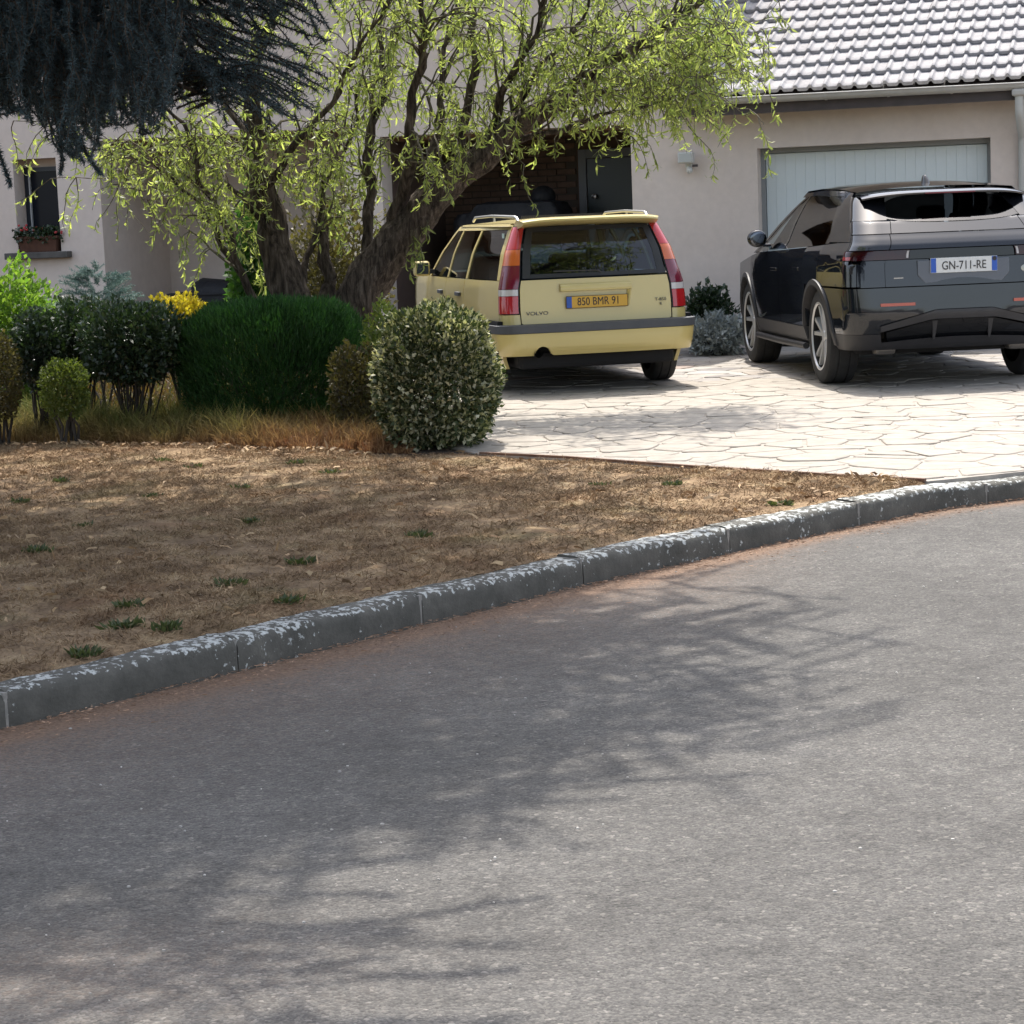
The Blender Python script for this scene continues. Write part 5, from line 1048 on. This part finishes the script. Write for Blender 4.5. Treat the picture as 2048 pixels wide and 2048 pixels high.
        mb = MB(); mb.ball((sgn*1.0, 2.972, 1.165), (.074, .004, .062), 14, 6); mb.build('mirror_glass', pm('dark_mirror', (.12, .13, .15), .05, 1), mo, angle=60); MB().box(min(sgn*.86, sgn*.96), max(sgn*.86, sgn*.96), 3.0, 3.05, 1.09, 1.115).build('mirror_arm', BP, mo, bevel=.01)
        for c in wy: wheel(root, (sgn*.80, c, wz), sgn, .385, .245, .277, 2, M_tyre, M_alloy, M_under)
        mb = MB(); mb.box(min(sgn*.45, sgn*.62), max(sgn*.45, sgn*.62), .35, .75, .25, .33); mb.build('exhaust_silencer', pm('dull_steel', (.2, .19, .18), .5, .7), root, bevel=.03)
    # rear window, spoiler, roof
    panel(sh, 'rear_window', GL, root, lambda z: -.93, lambda z: .93, lambda u: 1.278+.035*abs(2*u-1)**3, lambda u: 1.49-.05*abs(2*u-1)**6, 26, 8, off=-.004, rim=.003)
    for sgn in (-1, 1): panel(sh, 'window_surround', BP, root, lambda z: sgn*.93, lambda z: sgn*2.015, 1.302, 1.485, 10, 8, rim=.03)
    mb = MB(); rows = []
    for (y, z) in ((.72, 1.535), (.5, 1.528), (.40, 1.518), (.365, 1.505), (.37, 1.492), (.45, 1.488), (.66, 1.492)):
        rows.append([(x*(.66 if y < .6 else .65), y+.16*abs(x)**3.5, z-.035*abs(x)**4) for x in np.linspace(-1, 1, 25)])
    mb.grid(rows); mb.build('roof_spoiler', K, root, angle=40)
    mb = MB(); mb.tube([(-.2, .362, 1.497), (.2, .362, 1.497)], .006, 6); mb.build('brake_light', pm('dark_brake_lens', (.12, .01, .02), .2), root)
    mb = MB(); rows = []
    for y in np.linspace(.70, 2.75, 18):
        xe = (sh.W(roofz(y))+.005)*sh.tp(y); rows.append([(x*xe, y, roofz(y)+.01+.045*np.interp(y, [.7, 1.3, 2.75], [.7, 1, .8])*(1-abs(x)**2.4)) for x in np.linspace(-1, 1, 17)])
    mb.grid(rows); mb.build('roof', K, root, angle=40)
    mb = MB(); rows = []
    for (y, z, w_) in ((.98, 1.575, .035), (1.0, 1.60, .033), (1.06, 1.645, .022), (1.10, 1.655, .016), (1.12, 1.64, .018), (1.13, 1.58, .022)): rows.append([(-w_, y, z), (-w_*.5, y, z+.006), (w_*.5, y, z+.006), (w_, y, z)])
    rows = [[(w_*math.cos(a), 1.05+.075*(1-h*.55)*math.sin(a)+.04*h, 1.572+.075*h) for a in np.linspace(0, 2*math.pi, 13)[:-1]] for h, w_ in ((0, .035), (.5, .027), (.85, .017), (1, .006))]
    mb.grid(rows, True); mb.add(rows[-1], [tuple(range(12))]); mb.build('shark_fin_aerial', BP, root, angle=50)
    # number plate in its trapezoid recess
    yk = lambda x, z: sh.P(sh.tx(x, z), z)[1]
    mb = MB(); pts_ = [(-.36, .985), (.36, .985), (.36, .875), (.30, .81), (-.30, .81), (-.36, .875)]; mb.prism(pts_, yk(0, .9)-.006, yk(0, .9)+.02); mb.build('plate_recess', pm('grey_blue_recess', (.10, .115, .14), .35, coat=.5), tgl, bevel=.004)
    ny_ = yk(0, .9)-.018; pl = MB().box(-.262, .262, ny_, ny_+.011, .885, 1.0).build('number_plate', pm('plate_white', (.62, .63, .62), .4), root, bevel=.002)
    for s_ in (-1, 1): MB().box(s_*.2395-.0205, s_*.2395+.0205, ny_-.0025, ny_-.0005, .888, .997).build('country_band', M_blue, pl)
    mb = MB(); mb.lathe([(.001, -.001), (.017, -.001), (.017, .001)], 14, (.24, ny_-.003, .98), 'y'); mb.build('plate_sticker', M_ink, pl)
    lettering('GN-711-RE', .092, M_ink, pl, (0, ny_-.0018, .936), sx=.80)
    MB().box(-.545, -.47, yk(-.5, .86)-.004, yk(-.5, .86)+.004, .853, .862).build('badge_bar', M_chrome, tgl)
    mb = MB(); mb.lathe([(.001, -.004), (.025, -.004), (.03, .002)], 18, (0, 0, 0), 'y'); xform(mb, lambda x, y, z: (x*1.5+.50, yk(.5, .895)-.003+y, z*.95+.895)); mb.build('oval_badge', pm('pale_badge', (.45, .47, .42), .3), tgl, angle=50)
    MB().box(-.74, .74, .45, 4.5, .25, .40).build('underbody', M_under, root, bevel=.04); MB().box(-.56, .56, .30, 4.3, .38, .62).build('floor_pan', M_under, root); MB().box(-.88, .88, 1.42, 3.40, .34, .62).build('cabin_floor', M_under, root); MB().box(-.62, .62, .1, 4.6, .6, .9).build('inner_body', M_under, root)
    MB().box(-.86, .86, .12, 3.4, .90, .96).build('load_floor', M_under, root)
    M_seat = pm('black_leather', (.02, .02, .022), .6); cab = empty('cabin'); cab.parent = root
    MB().box(-.64, .64, 1.35, 1.52, .96, 1.17).build('rear_seat', M_seat, cab, bevel=.05)
    for x in (-.42, .42):
        MB().box(x-.13, x+.13, 1.36, 1.46, 1.19, 1.34).build('headrest', M_seat, cab, bevel=.045); MB().box(x-.25, x+.25, 2.35, 2.5, .96, 1.22).build('front_seat', M_seat, cab, bevel=.05); MB().box(x-.13, x+.13, 2.36, 2.45, 1.24, 1.40).build('headrest', M_seat, cab, bevel=.045)
    mb = MB(); mb.grid([[(x*w_, y-.12*abs(x)**2, z) for x in np.linspace(-1, 1, 9)] for y, z, w_ in ((3.55, 1.06, .80), (3.1, 1.32, .71), (2.72, 1.56, .60))]); mb.build('windscreen', GLF, root, angle=60)
    mb = MB(); mb.grid([[(x*.86*sh.tp(y), y, z-.05*abs(x)**3) for x in np.linspace(-1, 1, 11)] for y, z in ((3.5, 1.06), (3.9, 1.04), (4.4, .99), (4.65, .92), (4.76, .8), (4.79, .5), (4.7, .28))]); mb.build('bonnet', K, root, angle=45)
    return root
build_suv()
